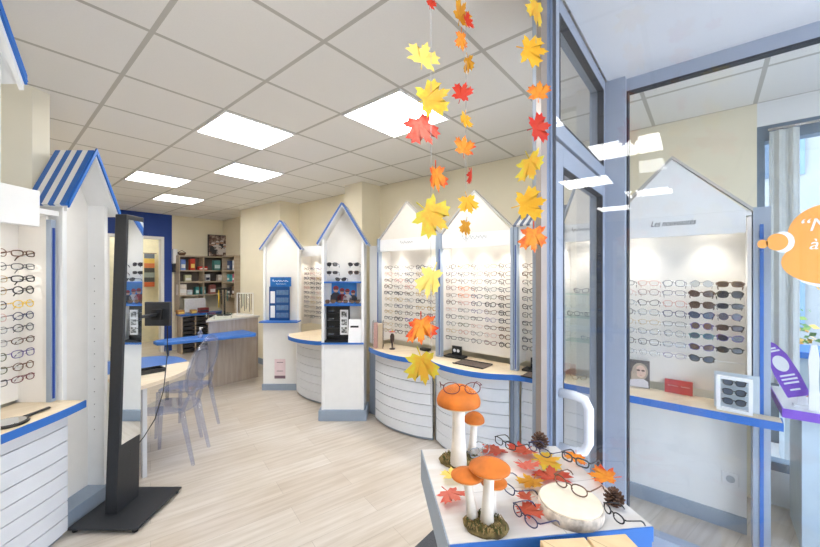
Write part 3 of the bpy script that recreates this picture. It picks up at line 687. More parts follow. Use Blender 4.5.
# small screen seen from behind, on an arm from the totem
sc_ = MB().box(.335, .36, -.07, .125, 1.21, 1.395).build('screen', CHAR, T, False, bevel=.004)
MB().box(.318, .3345, -.02, .06, 1.26, 1.34).build('bracket', BLACK, sc_, False)
MB().tube([(.14, .035, 1.30), (.24, .03, 1.30), (.32, .022, 1.30)], .012, 8).build('arm', CHAR, T, False)
MB().tube([(.345, -.045, 1.21), (.34, -.05, 1.0), (.31, -.04, .72), (.26, -.01, .52), (.19, .02, .42), (.113, .03, .37)], .0035, 6).build('cable', BLACK, T, False)

# ------------------------------------------------------------------ desks, chairs, reception
DESKTOP = wood_mat('cream desk top', (240, 228, 208), (236, 222, 202), 3, 3, .3, .35, .35)
dk = thing('desk', 'rounded cream and blue desk behind the mirror totem with ghost chairs', 'desk', .8, 3.9)
fr_ = smooth_edge([(.66, 3.36), (.82, 3.38), (1.10, 3.54), (1.26, 3.76), (1.295, 3.96)], 6)
MB().poly(fr_ + [(.66, 3.96)], .715, .745).build('top_board', DESKTOP, dk)
bk_ = smooth_edge([(1.295, 3.961), (1.30, 4.2), (1.2, 4.42), (1.0, 4.52), (.66, 4.55)], 6)
MB().poly(bk_ + [(.66, 3.961)], .715, .746).build('blue_top_board', BLUE, dk)
MB().box(.80, .83, 3.415, 3.46, 0, .714).build('leg', mat('pale grey desk leg', (214, 216, 220), .3), dk)
MB().box(.75, 1.0, 4.35, 4.38, 0, .714).build('leg', MATS['pale grey desk leg'], dk)
MB().box(.67, .70, 3.5, 4.5, 0, .714).build('leg', MATS['pale grey desk leg'], dk)
tr_ = thing('pen_tray', 'small black tray lying on the cream desk near the totem', 'tray', .93, 3.78, .745)
MB().box(-.11, .11, -.07, .07, .0005, .008).build('tray_floor', BLACK, tr_, False); MB().box(-.11, .11, -.07, -.06, .008, .03).box(-.11, .11, .06, .07, .008, .03).box(-.11, -.1, -.06, .06, .008, .03).box(.1, .11, -.06, .06, .008, .03).build('rim', BLACK, tr_, False)

def ghost_chair(label, x, y, rz):
    t = thing('ghost_chair', label, 'chair', x, y, 0, rz, 'transparent chairs at the desk')
    seat = [(.205 * math.copysign(abs(math.cos(a)) ** .55, math.cos(a)) * (1 if math.sin(a) > 0 else .9), .205 * math.copysign(abs(math.sin(a)) ** .55, math.sin(a))) for a in [2 * PI * i / 32 for i in range(32)]]
    MB().poly(seat, .448, .464).build('seat', GHOST, t, False, bevel=.005)
    for s in (-1, 1):
        MB().tube([(s * .17, .165, .447), (s * .175, .175, .25), (s * .18, .185, 0)], [.022, .018, .014], 10).build('leg', GHOST, t, False)
        MB().tube([(s * .15, -.16, .447), (s * .152, -.19, .28), (s * .158, -.25, 0)], [.022, .019, .015], 10).build('leg', GHOST, t, False)
        MB().tube([(s * .15, -.165, .465), (s * .14, -.19, .54), (s * .115, -.205, .585)], [.017, .015, .013], 8).build('back_support', GHOST, t, False)
    pts = []
    for i in range(36):
        a = 2 * PI * i / 36; z = .765 + .205 * math.sin(a); pts.append((.19 * math.cos(a), -.175 - .16 * (z - .50) , z))
    MB().tube(pts, .0135, 8, True).build('back_frame', GHOST, t, False)
    MB().extrude([(p[0] * .95, p[1] + .002, .765 + (p[2] - .765) * .95) for p in pts], (0, -.006, 0)).build('backrest', GHOST, t, False)
    return t
ghost_chair('transparent oval back ghost chair standing out from the cream desk', 1.05, 3.61, math.radians(48))
ghost_chair('transparent ghost chair further back, tucked in by the blue desk half', 1.335, 4.12, math.radians(40))

rc = thing('reception_desk', 'grey oak reception desk with a blue writing ledge', 'reception desk', 2.3, 5.3)
MB().box(2.03, 2.74, 5.38, 5.42, 0, .93).build('front_panel', GREYWOOD, rc)
MB().poly([(2.03, 5.421), (2.07, 5.421), (2.40, 5.95), (2.36, 5.95)], 0, .93).build('side_panel', GREYWOOD, rc)
MB().poly([(1.98, 5.36), (2.76, 5.36), (2.76, 6.0), (2.36, 6.0), (2.08, 5.56)], .931, .955).build('counter_top', mat('pale grey counter top', (206, 200, 190), .4), rc)
MB().poly([(1.42, 5.14), (2.45, 4.88), (2.50, 4.96), (2.50, 5.375), (2.0, 5.375), (1.42, 5.40), (1.36, 5.34), (1.36, 5.2)], .725, .765).build('writing_ledge', BLUE, rc, bevel=.006)
MB().tube([(1.5, 5.3, 0), (1.5, 5.3, .724)], .02, 10).build('leg', CHROME, rc)
bo = thing('spray_bottle', 'small clear lens spray bottle standing on the blue ledge', 'bottle', 1.83, 5.14, .766)
MB().lathe([(.028, 0), (.030, .01), (.030, .07), (.012, .09), (.012, .10)], 16).build('bottle_body', glass('clear bottle plastic', (.8, .84, .92), 1.5, 0, .25, (.5, .55, .75)), bo, False)
MB().lathe([(.013, .1), (.013, .125), (.009, .14)], 12).tube([(0, 0, .13), (.03, 0, .13)], .006, 8).build('spray_head', WPLAST, bo, False)
# cord rack and stand on the counter
ck = thing('cord_rack', 'white wire rack of spectacle cords on the reception desk end', 'cord rack', 2.62, 5.60, .956, TH - PI / 2)
MB().box(-.13, .13, -.03, .05, 0, .01).box(-.13, -.12, .04, .05, .01, .34).box(.12, .13, .04, .05, .01, .34).box(-.13, .13, .04, .05, .34, .35).build('stand', WPLAST, ck, False)
for i in range(9):
    c_ = [BLACK, CHROME, BLACK, FM['teal'], BLACK, BLACK, CHROME, BLACK, FM['brown']][i]; xx = -.105 + .026 * i; h_ = .05 + .10 * ((i * 37) % 7) / 7
    MB().tube([(xx, .035, .335), (xx + .003, .03, .2), (xx - .002, .03, h_)], .005, 6).build('cord', c_, ck, False)
bs = thing('accessory_stand', 'black stand with hanging accessories beside the white cord rack', 'display stand', 2.42, 5.82, .956, TH - PI / 2)
MB().box(-.09, .09, -.06, .06, 0, .015).box(-.01, .01, -.01, .01, .015, .40).box(-.11, .11, -.012, .012, .40, .43).build('stand', BLACK, bs, False)
for i, xx in enumerate((-.09, -.045, .045, .09)):
    MB().tube([(xx, 0, .399), (xx, 0, .30), (xx, 0, .12 + .05 * i)], [.004, .008, .008], 6).build('pendant', [FM['yellow'], BLACK, FM['teal'], BLACK][i], bs, False)
gb = thing('glass_counter_case', 'low glass case of frames on the curved reception counter', 'display case', 2.26, 5.58, .956)
MB().box(-.16, .12, -.16, .16, .06, .068).build('glass_top', SHELFG, gb, False)
for a in (-.14, .1):
    for b in (-.14, .14): MB().tube([(a, b, 0), (a, b, .0595)], .006, 8).build('leg', CHROME, gb, False)

# ------------------------------------------------------------------ shelves on the back wall
sh = thing('wall_shelving', 'taupe open shelving of boxes on the back wall', 'shelving', 3.0, 8.45)
def pxX(px, Y):                               # room X of a sight line from the doorway at depth Y
    k = (px - 410) / 356.; d = Y / (-CT * k + ST); return ST * k * d + CT * d
for z in (1.985, 1.68, 1.44, 1.16): MB().box(2.56, 3.52, 8.30, 8.595, z - .025, z).build('shelf', SHELFWOOD, sh)
for xx in (2.56, 3.02, 3.50): MB().box(xx, xx + .02, 8.31, 8.59, .80, 1.134).build('upright', SHELFWOOD, sh)
for z0, z1 in ((1.1605, 1.4145), (1.4405, 1.6545), (1.6805, 1.9595)):
    for xx in (2.56, 3.02, 3.50): MB().box(xx, xx + .02, 8.31, 8.59, z0, z1).build('upright', SHELFWOOD, sh)
for k_, (za_, zb_) in enumerate(((1.161, 1.414), (1.441, 1.654), (1.681, 1.959))):
    for xa_ in (2.581, 3.041): MB().box(xa_, xa_ + (.438 if xa_ < 3 else .458), 8.575, 8.592, za_, zb_).build('back_board', mat('dark taupe back board', (112, 104, 98), .6), sh)
dw = thing('drawer_cabinet', 'cabinet of dark tray slots under a blue top, by the blue wall', 'cabinet', 3.0, 8.2)
MB().box(2.50, 3.52, 8.0, 8.295, .755, .79).build('counter_top', BLUE, dw)
for i in range(5): MB().box(2.52 + .2455 * i, 2.538 + .2455 * i, 8.03, 8.29, 0, .754).build('upright', SHELFWOOD, dw)
DT = mat('dark tray', (40, 40, 44), .5)
for i in range(4):
    for j in range(8): MB().box(2.543 + .2455 * i, 2.760 + .2455 * i, 8.04, 8.28, .03 + .088 * j, .092 + .088 * j).build('tray', DT, dw)
def carton(px, z, w, h, rgb, nm='package', label='', d=.12, lid=None, yy=8.42):
    x = pxX(px, yy - .04)
    t = thing(nm, label, nm, x, yy, z + .0005)
    MB().box(-w / 2, w / 2, -d / 2, d / 2, 0, h).build('carton_body', mat('carton %d %d %d' % rgb, rgb, .5, var=.15, scale=20), t, False, bevel=.003)
    MB().box(-w / 2 + .01, w / 2 - .01, -d / 2 - .0015, -d / 2 - .0003, h * .2, h * .55).build('printed_label', mat('label %d' % (lid or 0), ((236, 236, 236), (250, 220, 120), (220, 240, 240), (60, 60, 80))[lid or 0], .5), t, False)
for a in [(183, 1.68, .09, .22, (110, 140, 210), 'blue and white box on the top row, end by the blue wall', 0), (192.5, 1.68, .09, .24, (206, 70, 46), 'tall red and orange box on the top shelf row', 1), (203, 1.68, .17, .08, (206, 48, 40), 'flat red packet on the top shelf row', 0),
          (217, 1.68, .13, .22, (96, 160, 156), 'wide teal box on the top row below the picture', 2), (227, 1.68, .07, .22, (90, 190, 184), 'bright teal box on the top shelf row', 2), (233.5, 1.68, .06, .2, (90, 96, 120), 'dark slate box on the top row near the pillar', 0),
          (188, 1.44, .12, .14, (206, 206, 170), 'pale green box on the second shelf row', 0), (207.5, 1.44, .09, .15, (206, 206, 210), 'grey white box on the second shelf row', 3), (222, 1.44, .17, .14, (226, 216, 210), 'wide cream box on the second shelf row', 0), (234, 1.44, .07, .16, (80, 170, 176), 'teal box on the second row near the pillar', 2),
          (182, 1.16, .16, .22, (226, 218, 210), 'large white box on the lowest shelf row', 0), (189.5, 1.16, .1, .10, (214, 220, 226), 'low white box on the lowest shelf row', 2), (197, 1.16, .07, .16, (70, 150, 150), 'narrow teal box on the lowest row beside a low white box', 2), (203.5, 1.16, .07, .16, (90, 170, 176), 'pale teal box on the lowest row beside the reddish box', 2),
          (212.5, 1.16, .12, .2, (176, 110, 104), 'reddish box on the lowest shelf row', 0), (181, .7905 + .0, .12, .08, (196, 140, 80), 'cardboard box on the blue cabinet top by the blue wall', 1), (194, .79, .1, .07, (202, 158, 96), 'small cardboard box in the middle of the blue cabinet top', 1), (204, .79, .18, .1, (130, 44, 44), 'dark red folder box on the blue cabinet top', 3)]:
    carton(a[0], a[1], a[2], a[3], a[4], 'package', a[5], lid=a[6], yy=8.42 if a[1] > 1 else 8.17)
nb = thing('whiteboard', 'pale sheet of notes standing under the shelves', 'notice board', pxX(195, 8.28), 8.265, .7905)
MB().box(-.2, .2, 0, .012, 0, .3).build('board', mat('pale notes sheet', (222, 224, 232), .5, var=.06, scale=30), nb, False); MB().box(-.2, .2, -.01, -.0005, 0, .015).build('tray', CHROME, nb, False)
pc = thing('framed_picture', 'dark framed group photograph standing on top of the shelving', 'picture', pxX(219, 8.45), 8.46, 1.9855, -.12)
MB().box(-.215, .215, 0, .04, 0, .49).build('frame', BLACK, pc, False)
def pic_mat(name, cols, scale, pos=None):
    m = bpy.data.materials.new(name); m.use_nodes = True; nt = m.node_tree; b = nt.nodes['Principled BSDF']; b.inputs['Roughness'].default_value = .3
    tc = nt.nodes.new('ShaderNodeTexCoord'); n = nt.nodes.new('ShaderNodeTexNoise'); n.inputs['Scale'].default_value = scale; n.inputs['Detail'].default_value = 2
    rp = nt.nodes.new('ShaderNodeValToRGB'); el = rp.color_ramp.elements
    el[0].position = .32; el[1].position = .68; el[0].color = lin(cols[0]) + (1,); el[1].color = lin(cols[-1]) + (1,)
    for i, c in enumerate(cols[1:-1]): e = el.new(.32 + .36 * (i + 1) / (len(cols) - 1)); e.color = lin(c) + (1,)
    nt.links.new(tc.outputs['Object'], n.inputs['Vector']); nt.links.new(n.outputs['Fac'], rp.inputs['Fac']); nt.links.new(rp.outputs[0], b.inputs['Base Color']); return m
MB().box(-.2, .17, -.002, -.0005, .015, .475).build('print', pic_mat('group photograph', [(40, 36, 38), (96, 70, 62), (150, 130, 120), (214, 196, 180)], 14), pc, False)
def figure(mb, x, z, s, m_skin, m_cl, y):
    mb.extrude([(x + .035 * s * math.cos(a * PI / 6), y, z + .17 * s + .042 * s * math.sin(a * PI / 6)) for a in range(12)], (0, .0012, 0), m_skin)
    mb.extrude([(x + .040 * s * math.cos(a * PI / 6), y - .0006, z + .178 * s + .042 * s * math.sin(a * PI / 6)) for a in range(7)], (0, .0006, 0), 2)
    mb.extrude([(x - .03 * s, y - .0006, z + .165 * s), (x + .03 * s, y - .0006, z + .165 * s), (x + .03 * s, y - .0006, z + .178 * s), (x - .03 * s, y - .0006, z + .178 * s)], (0, .0006, 0), 1)
    mb.extrude([(x - .075 * s, y, z), (x + .075 * s, y, z), (x + .07 * s, y, z + .09 * s), (x + .03 * s, y, z + .13 * s), (x - .03 * s, y, z + .13 * s), (x - .07 * s, y, z + .09 * s)], (0, .0012, 0), m_cl)
fg = MB()
for i, (a, b) in enumerate(((-.12, .12), (-.03, .16), (.06, .18), (.12, .10), (-.08, .06), (.02, .05))): figure(fg, a, b, .9, 0, 1 + i % 2, -.0035)
fg.build('figures', [mat('print skin tone', (206, 160, 136), .5), mat('print dark cloth', (52, 50, 56), .5), mat('print pale cloth', (214, 206, 204), .5)], pc, False)
dsp = thing('wall_dispenser', 'small white dispenser fixed to the edge of the blue wall', 'dispenser', 2.545, 8.57, 1.72)
MB().box(-.035, .045, -.08, .025, .1, .40).build('body', WPLAST, dsp, False, bevel=.008); MB().box(-.03, .04, -.07, .02, -.08, .095).build('base', DT, dsp, False)
s2 = thing('side_shelving', 'short taupe shelves of boxes along the wall next to the back corner', 'shelving', 3.40, 7.9)
for z in (1.985, 1.68, 1.44, 1.16): MB().box(3.27, 3.538, 7.40, 7.985, z - .025, z).build('shelf', SHELFWOOD, s2)
for yy_ in (7.40, 7.967):
    for z0, z1 in ((0, 1.134), (1.1605, 1.4145), (1.4405, 1.6545), (1.6805, 1.9595)): MB().box(3.27, 3.538, yy_, yy_ + .018, z0, z1).build('upright', SHELFWOOD, s2)
for yy_, z, w_, h_, rgb, lb in ((7.8, 1.68, .12, .2, (70, 86, 120), 'dark blue box on the upper side shelf next to the corner'), (7.55, 1.68, .12, .2, (196, 206, 214), 'pale box on the upper side shelf'), (7.8, 1.44, .12, .15, (90, 180, 190), 'teal box on the middle side shelf'),
                            (7.55, 1.44, .12, .16, (214, 120, 150), 'pink box on the middle side shelf'), (7.8, 1.16, .16, .16, (52, 48, 52), 'black box on the lower side shelf'), (7.55, 1.16, .16, .18, (120, 88, 60), 'brown box on the lower side shelf')):
    t = thing('package', lb, 'package', 3.38, yy_, z + .0005)
    MB().box(-.06, .06, -w_ / 2, w_ / 2, 0, h_).build('carton_body', mat('side carton %d %d %d' % rgb, rgb, .5, var=.15, scale=20), t, False, bevel=.003); MB().box(-.0615, -.0603, -w_ / 2 + .01, w_ / 2 - .01, h_ * .2, h_ * .5).build('printed_label', MATS['label 0'], t, False)
bwl = thing('decor_bowl', 'small wire basket on top of the shelving by the blue wall', 'basket', pxX(182, 8.45), 8.46, 1.9855)
MB().lathe([(.04, 0), (.07, .03), (.08, .06), (.076, .06), (.066, .032)], 16).build('bowl', FM['brown'], bwl, False); MB().tube([(-.078, 0, .058), (0, 0, .11), (.078, 0, .058)], .006, 8).build('handle', FM['brown'], bwl, False)
# hanging colourful poster in the back room
hp_ = thing('hanging_banner', 'narrow colourful banner hanging in the room beyond the blue doorway', 'banner', 2.47, 9.98, 1.30)
bn = MB(); cl_ = [(216, 110, 60), (70, 74, 70), (150, 160, 150), (60, 66, 62), (206, 120, 70), (226, 190, 90), (110, 120, 130)]
for i, c in enumerate(cl_): bn.box(-.10, .10, 0, .01, .0 + i * .11, .108 + i * .11, i)
bn.build('cloth', [mat('banner colour %d' % i, c, .7) for i, c in enumerate(cl_)], hp_, False); MB().tube([(-.14, .005, .78), (.14, .005, .78)], .008, 8).build('rod', FM['brown'], hp_, False)

# ------------------------------------------------------------------ things on the huts
f2 = PM[C2.name]; rz2 = TH - PI / 2
def on(P, x, y, z): return P @ Vector((x, y, z))
for i, (xx, z, sh_) in enumerate(((-.115, 1.715, 'square'), (.12, 1.715, 'cat-eye'), (-.115, 1.625, 'rectangular'), (.12, 1.625, 'square'), (-.02, 1.550, 'cat-eye'))):
    q = on(f2, xx, -.005, z)
    eyewear(sh_, 'thick', ['black', 'black', 'black', 'brown', 'black'][i], q.x, q.y, q.z, rz2, 0 if i == 4 else -.1, ['large black square sunglasses, upper row of the hut wall, beside its post'.replace('beside its post', 'on the desk side'), 'black cat-eye sunglasses, upper row of the hut wall, on the counter side', 'black rectangular sunglasses, second row of the hut wall', 'brown square sunglasses, second row of the hut wall', 'black cat-eye sunglasses standing on the upper blue shelf of the hut'][i], 'sunglasses in the hut', SUNL, 'sunglasses', sc=.92)
    if i < 4: MB().tube([(xx - .07, .06, z - .0115), (xx + .07, .06, z - .0115)], .003, 6).tube([(xx, .06, z - .0115), (xx, .139, z - .0115)], .003, 6).build('hook', WHITE, C2, False)
po = thing('poster', 'blue poster of holidaymakers in sunglasses on the hut shelf', 'poster', *f2.to_translation().xy, 0, rz2)
MB().box(-.15, .135, .128, .136, 1.2755, 1.505).build('board', mat('poster sky blue', (48, 132, 206), .4, var=.12, scale=5), po, False)
fg = MB()
for i, (a, b, s) in enumerate(((-.10, 1.29, .85), (-.03, 1.285, .75), (.03, 1.285, .72), (.095, 1.285, .65))): figure(fg, a, b, s, 0, 1 + i % 3, .1265)
fg.build('figures', [MATS['print skin tone'], MATS['print dark cloth'], mat('print red cloth', (150, 50, 54), .5), MATS['print pale cloth']], po, False)
for i in range(3):
    q = on(f2, -.134 + i * .134, -.004, 1.307)
    eyewear(['square', 'rectangular', 'cat-eye'][i], 'medium', ['brown', 'black', 'tortoiseshell'][i], q.x, q.y, q.z, rz2, -.05, ['brown square sunglasses before the blue poster, on the desk side', 'black rectangular sunglasses in the middle before the blue poster', 'tortoiseshell sunglasses before the blue poster, on the counter side'][i], 'sunglasses in the hut', SUNBR, 'sunglasses', sc=.9)
bc = thing('counter_display', 'black display case of sunglasses with three white pictures in the hut', 'display case', *f2.to_translation().xy, .8565, rz2)
MB().box(-.2, .06, .10, .125, 0, .40).build('back_board', BLACK, bc, False); MB().box(-.2, .06, .0, .0995, 0, .02).build('base', BLACK, bc, False)
MB().box(-.045, .045, .09, .0995, .07, .35).build('picture_card', WPLAST, bc, False)
for i in range(3):
    c = MB().box(-.03, .03, .0875, .0895, .09 + .088 * i, .155 + .088 * i).build('picture', pic_mat('card print %d' % i, [(40, 40, 40), (120, 120, 120), (220, 220, 220)], 40), bc, False)
for i in range(4): MB().box(-.195, -.06, .05, .0995, .06 + .085 * i, .064 + .085 * i).build('shelf', CHAR, bc, False)
for i in range(4):
    q = on(f2, -.132, .028, .8565 + .064 + .085 * i + .0225)
    eyewear('rectangular', 'medium', ['silver', 'dark grey', 'silver', 'dark grey'][i], q.x, q.y, q.z, rz2, 0, ['silver', 'grey', 'silver', 'grey'][i] + ' sunglasses in the black display case, %s shelf up' % ORD[i], 'sunglasses in the black case', SUNB, 'sunglasses', sc=.42)
lh = thing('leaflet_holder', 'white leaflet holder with a black printed strip on the hut ledge', 'leaflet holder', *on(f2, .131, -.012, 0).xy, .8565, rz2)
MB().extrude([(-.07, 0, 0), (-.07, .07, 0), (-.07, .075, .25), (-.07, .06, .25)], (.14, 0, 0)).build('holder', WPLAST, lh, False)
MB().extrude([(-.05, .036, .16), (-.05, .0405, .18), (.04, .0405, .18), (.04, .036, .16)], (0, -.002, 0)).build('printed_strip', BLACK, lh, False)
f1 = PM[C1.name]
cd = thing('accessory_card', 'blue card of hanging accessories standing on the small hut ledge', 'display card', *f1.to_translation().xy, .9625, rz2)
MB().box(-.165, .115, .0, .02, 0, .47).build('card_board', mat('navy card', (22, 78, 140), .4), cd, False); MB().box(-.15, .135, -.004, .02, .4705, .60).build('header', mat('header blue', (30, 104, 176), .4, var=.25, scale=12), cd, False)
scribble('header_lettering', .22, .035, 6, Matrix.Translation((-.01, -.0055, .545)) @ FACE, mat('white ink', (235, 242, 250), .5), cd, False, .003, 5)
scribble('header_lettering', .14, .016, 5, Matrix.Translation((-.0, -.0055, .505)) @ FACE, MATS['white ink'], cd, False, .0018, 8)
for i in range(3):
    for j in range(4): MB().box(-.06 + .056 * i, -.012 + .056 * i, -.018, -.0005, .04 + .105 * j, .105 + .105 * j).build('pouch', mat('slate blue pouch', (96, 128, 168), .3, var=.2, scale=30), cd, False)
for j in range(2): MB().box(-.145, -.085, -.006, -.0005, .04 + .2 * j, .205 + .2 * j).build('white_label', WPLAST, cd, False)
pn = thing('paper_notice', 'pinkish paper notice on the lower front of the small hut', 'notice', *f1.to_translation().xy, 0, rz2)
MB().box(-.09, .06, -.003, -.0008, .16, .43).build('sheet', mat('pale pink paper', (236, 216, 222), .6), pn, False); MB().box(-.09, .06, -.0045, -.0031, .16, .20).box(-.06, .03, -.0045, -.0031, .38, .388).box(-.06, .03, -.0045, -.0031, .26, .267).build('print', mat('mauve print', (122, 98, 112), .6), pn, False)

# ------------------------------------------------------------------ things on the worktops
def sign_holder(x, y, label):
    t = thing('counter_sign', label, 'counter sign', x, y, CTZ + .0015, -PI / 2)
    MB().box(-.10, .10, -.05, .06, 0, .016).build('base', BLACK, t, False); MB().box(-.055, .045, .03, .05, .0165, .10).build('sign_board', BLACK, t, False)
    for s in (-.026, .016): MB().lathe([(.016, 0), (.016, .001), (.012, .001)], 16, M=Matrix.Translation((s, .029, .058)) @ Matrix.Rotation(PI / 2, 4, 'X')).build('white_ring', WPLAST, t, False)
sign_holder(2.90, 1.86, 'black counter sign with two white rings behind the dark tray'); sign_holder(2.90, 1.08, 'black counter sign with two white rings beneath the awning bay')
sb_ = tag(MB().box(2.92, 2.97, 2.20, 2.31, CTZ + .0015, CTZ + .03).build('card_block', BLACK, bevel=.003), 'small black block on the worktop under the hanging orange leaf', 'block')
DTR = mat('brown woven mat', (96, 82, 74), .8, var=.3, scale=120)
for a, b, lb in ((1.45, 1.75, 'dark brown presentation tray on the worktop behind the orange mushroom'), (.95, 1.12, 'dark brown presentation tray on the worktop beneath the awning bay')):
    t = thing('presentation_tray', lb, 'tray', 2.78, (a + b) / 2, CTZ + .0015)
    MB().box(2.69, 2.86, a, b, CTZ + .0015, CTZ + .006).build('mat', DTR, t); MB().box(2.685, 2.6895, a, b, CTZ + .0015, CTZ + .012).box(2.8605, 2.865, a, b, CTZ + .0015, CTZ + .012).build('rim', BLACK, t)
ab = thing('acrylic_box', 'clear box of red and gold cases on the worktop beside the hut', 'box', 2.735, 2.735, CTZ + .0015, TH - PI / 2)
g_ = MB().box(-.055, .055, -.055, -.052, 0, .29).box(-.055, .055, .052, .055, 0, .29).box(-.055, -.052, -.052, .052, 0, .29).box(.052, .055, -.052, .052, 0, .29).build('clear_wall', ACRYL, ab, False)
e_ = MB()
for a in (-.054, .054):
    for b in (-.054, .054): e_.tube([(a, b, 0), (a, b, .293)], .0025, 6)
e_.build('edge', FM['brown'], ab, False)
MB().box(-.045, -.005, -.04, .04, .001, .27).build('red_case', FM['rose'], ab, False); MB().box(.0, .045, -.04, .04, .001, .26).build('gold_case', mat('pale gold case', (214, 190, 160), .4), ab, False)
fl_ = thing('flower_ornament', 'small pink flower on a dark figurine beside the clear box', 'ornament', 2.78, 2.57, CTZ + .0015)
MB().lathe([(.03, 0), (.03, .008), (.008, .012), (.01, .06), (.022, .10), (.024, .14), (.012, .165)], 14).build('figurine', mat('dark bronze figurine', (58, 40, 34), .4), fl_, False)
for k in range(6):
    a = k * PI / 3; MB().lathe([(.002, -.004), (.016, 0), (.002, .004)], 10, (.02 * math.cos(a), .02 * math.sin(a), .185)).build('petal', mat('pink petal', (222, 80, 120), .5), fl_, False)
MB().lathe([(.002, -.004), (.012, 0), (.004, .012)], 10, (0, 0, .187)).build('flower_heart', FM['yellow'], fl_, False)
# glass shelves in the showcase: a few frames
for i, (z, yy, sh_, c) in enumerate(((1.463, .73, 'cat-eye', 'navy'), (1.288, .655, 'rectangular', 'black'), (1.288, .785, 'round', 'dark grey'), (1.108, .68, 'oval', 'silver'))):
    eyewear(sh_, 'medium', c, 2.88, yy, z + .0245, -PI / 2 + .05, 0, [c + ' ' + sh_ + ' eyeglasses on the top glass shelf behind the porch door', 'black rectangular eyeglasses on the middle glass shelf behind the porch door', 'dark grey round eyeglasses on the middle glass shelf behind the door', 'silver oval eyeglasses on the lowest glass shelf behind the porch door'][i], 'frames on the glass shelves', sc=.82)
eyewear('oval', 'medium', 'gold', 2.87, .74, CTZ + .022, -PI / 2 + .4, 0, 'gold oval eyeglasses lying on the worktop below the glass shelves', 'frames on the glass shelves', sc=.8)
# portrait, red plaque and white sunglasses stand in the window bay
pt = thing('portrait_card', 'portrait of a fair haired person wearing spectacles, standing in the window bay', 'picture', 2.975, .375, CTZ + .0015, -PI / 2 + .12)
MB().box(-.065, .065, 0, .01, 0, .19).build('card', mat('portrait grey ground', (104, 98, 98), .5, var=.2, scale=8), pt, False)
h_ = MB()
h_.extrude([(.008 + .047 * math.cos(a * PI / 10), -.0012, .112 + .06 * math.sin(a * PI / 10)) for a in range(20)], (0, .001, 0), 1)
h_.extrude([(.012 + .031 * math.cos(a * PI / 10), -.0024, .112 + .045 * math.sin(a * PI / 10)) for a in range(20)], (0, .001, 0), 0)
h_.extrude([(-.06, -.003, .002), (.06, -.003, .002), (.055, -.003, .045), (.03, -.003, .062), (-.02, -.003, .056), (-.05, -.003, .05)], (0, .001, 0), 2)
h_.extrude([(-.045, -.0036, .05), (-.01, -.0036, .06), (-.012, -.0036, .13), (-.032, -.0036, .14), (-.045, -.0036, .1)], (0, .001, 0), 1)
for s in (-.002, .026): h_.extrude([(s + .011 * math.cos(a * PI / 6), -.0034, .12 + .007 * math.sin(a * PI / 6)) for a in range(12)], (0, .0008, 0), 3)
h_.extrude([(.004, -.0034, .088), (.022, -.0034, .088), (.013, -.0034, .083)], (0, .0008, 0), 4)
h_.build('portrait_print', [mat('portrait skin', (228, 198, 182), .5), mat('portrait fair hair', (188, 170, 152), .5), mat('portrait pale sleeve', (226, 222, 228), .5), mat('portrait lens', (112, 92, 84), .4), mat('portrait lips', (190, 120, 116), .5)], pt, False)
rp_ = thing('red_plaque', 'small red plaque with white lettering on the window worktop', 'plaque', 2.975, .15, CTZ + .0015, -PI / 2)
MB().box(-.075, .075, 0, .02, 0, .088).build('plaque_board', mat('faded red plaque', (190, 62, 66), .5), rp_, False)
scribble('lettering', .055, .012, 6, Matrix.Translation((-.03, -.001, .05)) @ FACE, mat('pale red ink', (232, 190, 190), .5), rp_, False, .0014, 4)
scribble('lettering', .045, .012, 5, Matrix.Translation((.036, -.001, .05)) @ FACE, MATS['pale red ink'], rp_, False, .0014, 6)
ws = thing('sunglasses_stand', 'white framed box stand of three sunglasses on the window worktop', 'display stand', 2.792, -.118, CTZ + .0015, -PI / 2 - .04)
f_ = MB(); W_, H_ = .078, .205
f_.box(-W_, W_, -.012, .012, 0, .018).box(-W_, W_, -.012, .012, H_ - .018, H_).box(-W_, -W_ + .018, -.012, .012, .018, H_ - .018).box(W_ - .018, W_, -.012, .012, .018, H_ - .018).build('front_frame', WPLAST, ws, False, bevel=.002)
MB().box(-W_ - .012, W_ + .03, .05, .056, 0, H_ + .01).build('back_board', mat('pale grey board', (196, 206, 214), .4), ws, False); MB().box(-W_, W_, .0125, .0495, 0, .008).build('base', WPLAST, ws, False)
ws_m = PM[ws.name]
for i in range(3):
    z = .041 + .056 * i
    MB().tube([(-.06, .035, z - .002), (.06, .035, z - .002)], .0025, 6).build('rail', WPLAST, ws, False)
    q = on(ws_m, .0, .012, z + .014)
    eyewear('square', 'thick', 'black', q.x, q.y, q.z, -PI / 2 - .04, 0, 'black square sunglasses on the white box stand, %s row up' % ORD[i], 'sunglasses on the white box stand', SUNB, 'sunglasses', sc=.80, temples=False)

# ------------------------------------------------------------------ purple edged window table with its sign
PURP = mat('purple edge', (128, 78, 200), .4)
pt_ = thing('window_table', 'white display table with a purple edge beside the street window', 'display table', 3.2, -.7)
pol = [(2.95, -.335), (3.50, -.335), (3.50, -1.35), (2.99, -1.35)]
MB().poly(pol, .80, .84).build('top_board', WPLAST, pt_); MB().poly([(2.944, -.329), (2.949, -.329), (2.989, -1.35), (2.984, -1.35)], .79, .842).box(2.944, 3.50, -.334, -.329, .79, .842).build('edge_band', PURP, pt_)
MB().box(3.05, 3.45, -1.2, -.42, 0, .799).build('pedestal', mat('pale blue pedestal', (196, 212, 224), .4), pt_)
sg = thing('promotion_sign', 'purple pointed sign with a white oval standing on the window table', 'sign', 3.03, -.415, .8405, -PI / 2 - .05)
LEAN = Matrix.Translation((.0, .02, .045)) @ Matrix.Rotation(-.40, 4, 'Y') @ Matrix.Rotation(-.15, 4, 'X') @ Matrix.Diagonal((1.1, 1, 1.25, 1))
prof = [(-.045, 0), (.045, 0), (.05, .10), (.043, .19), (.022, .245), (0, .265), (-.022, .245), (-.043, .19), (-.05, .10)]
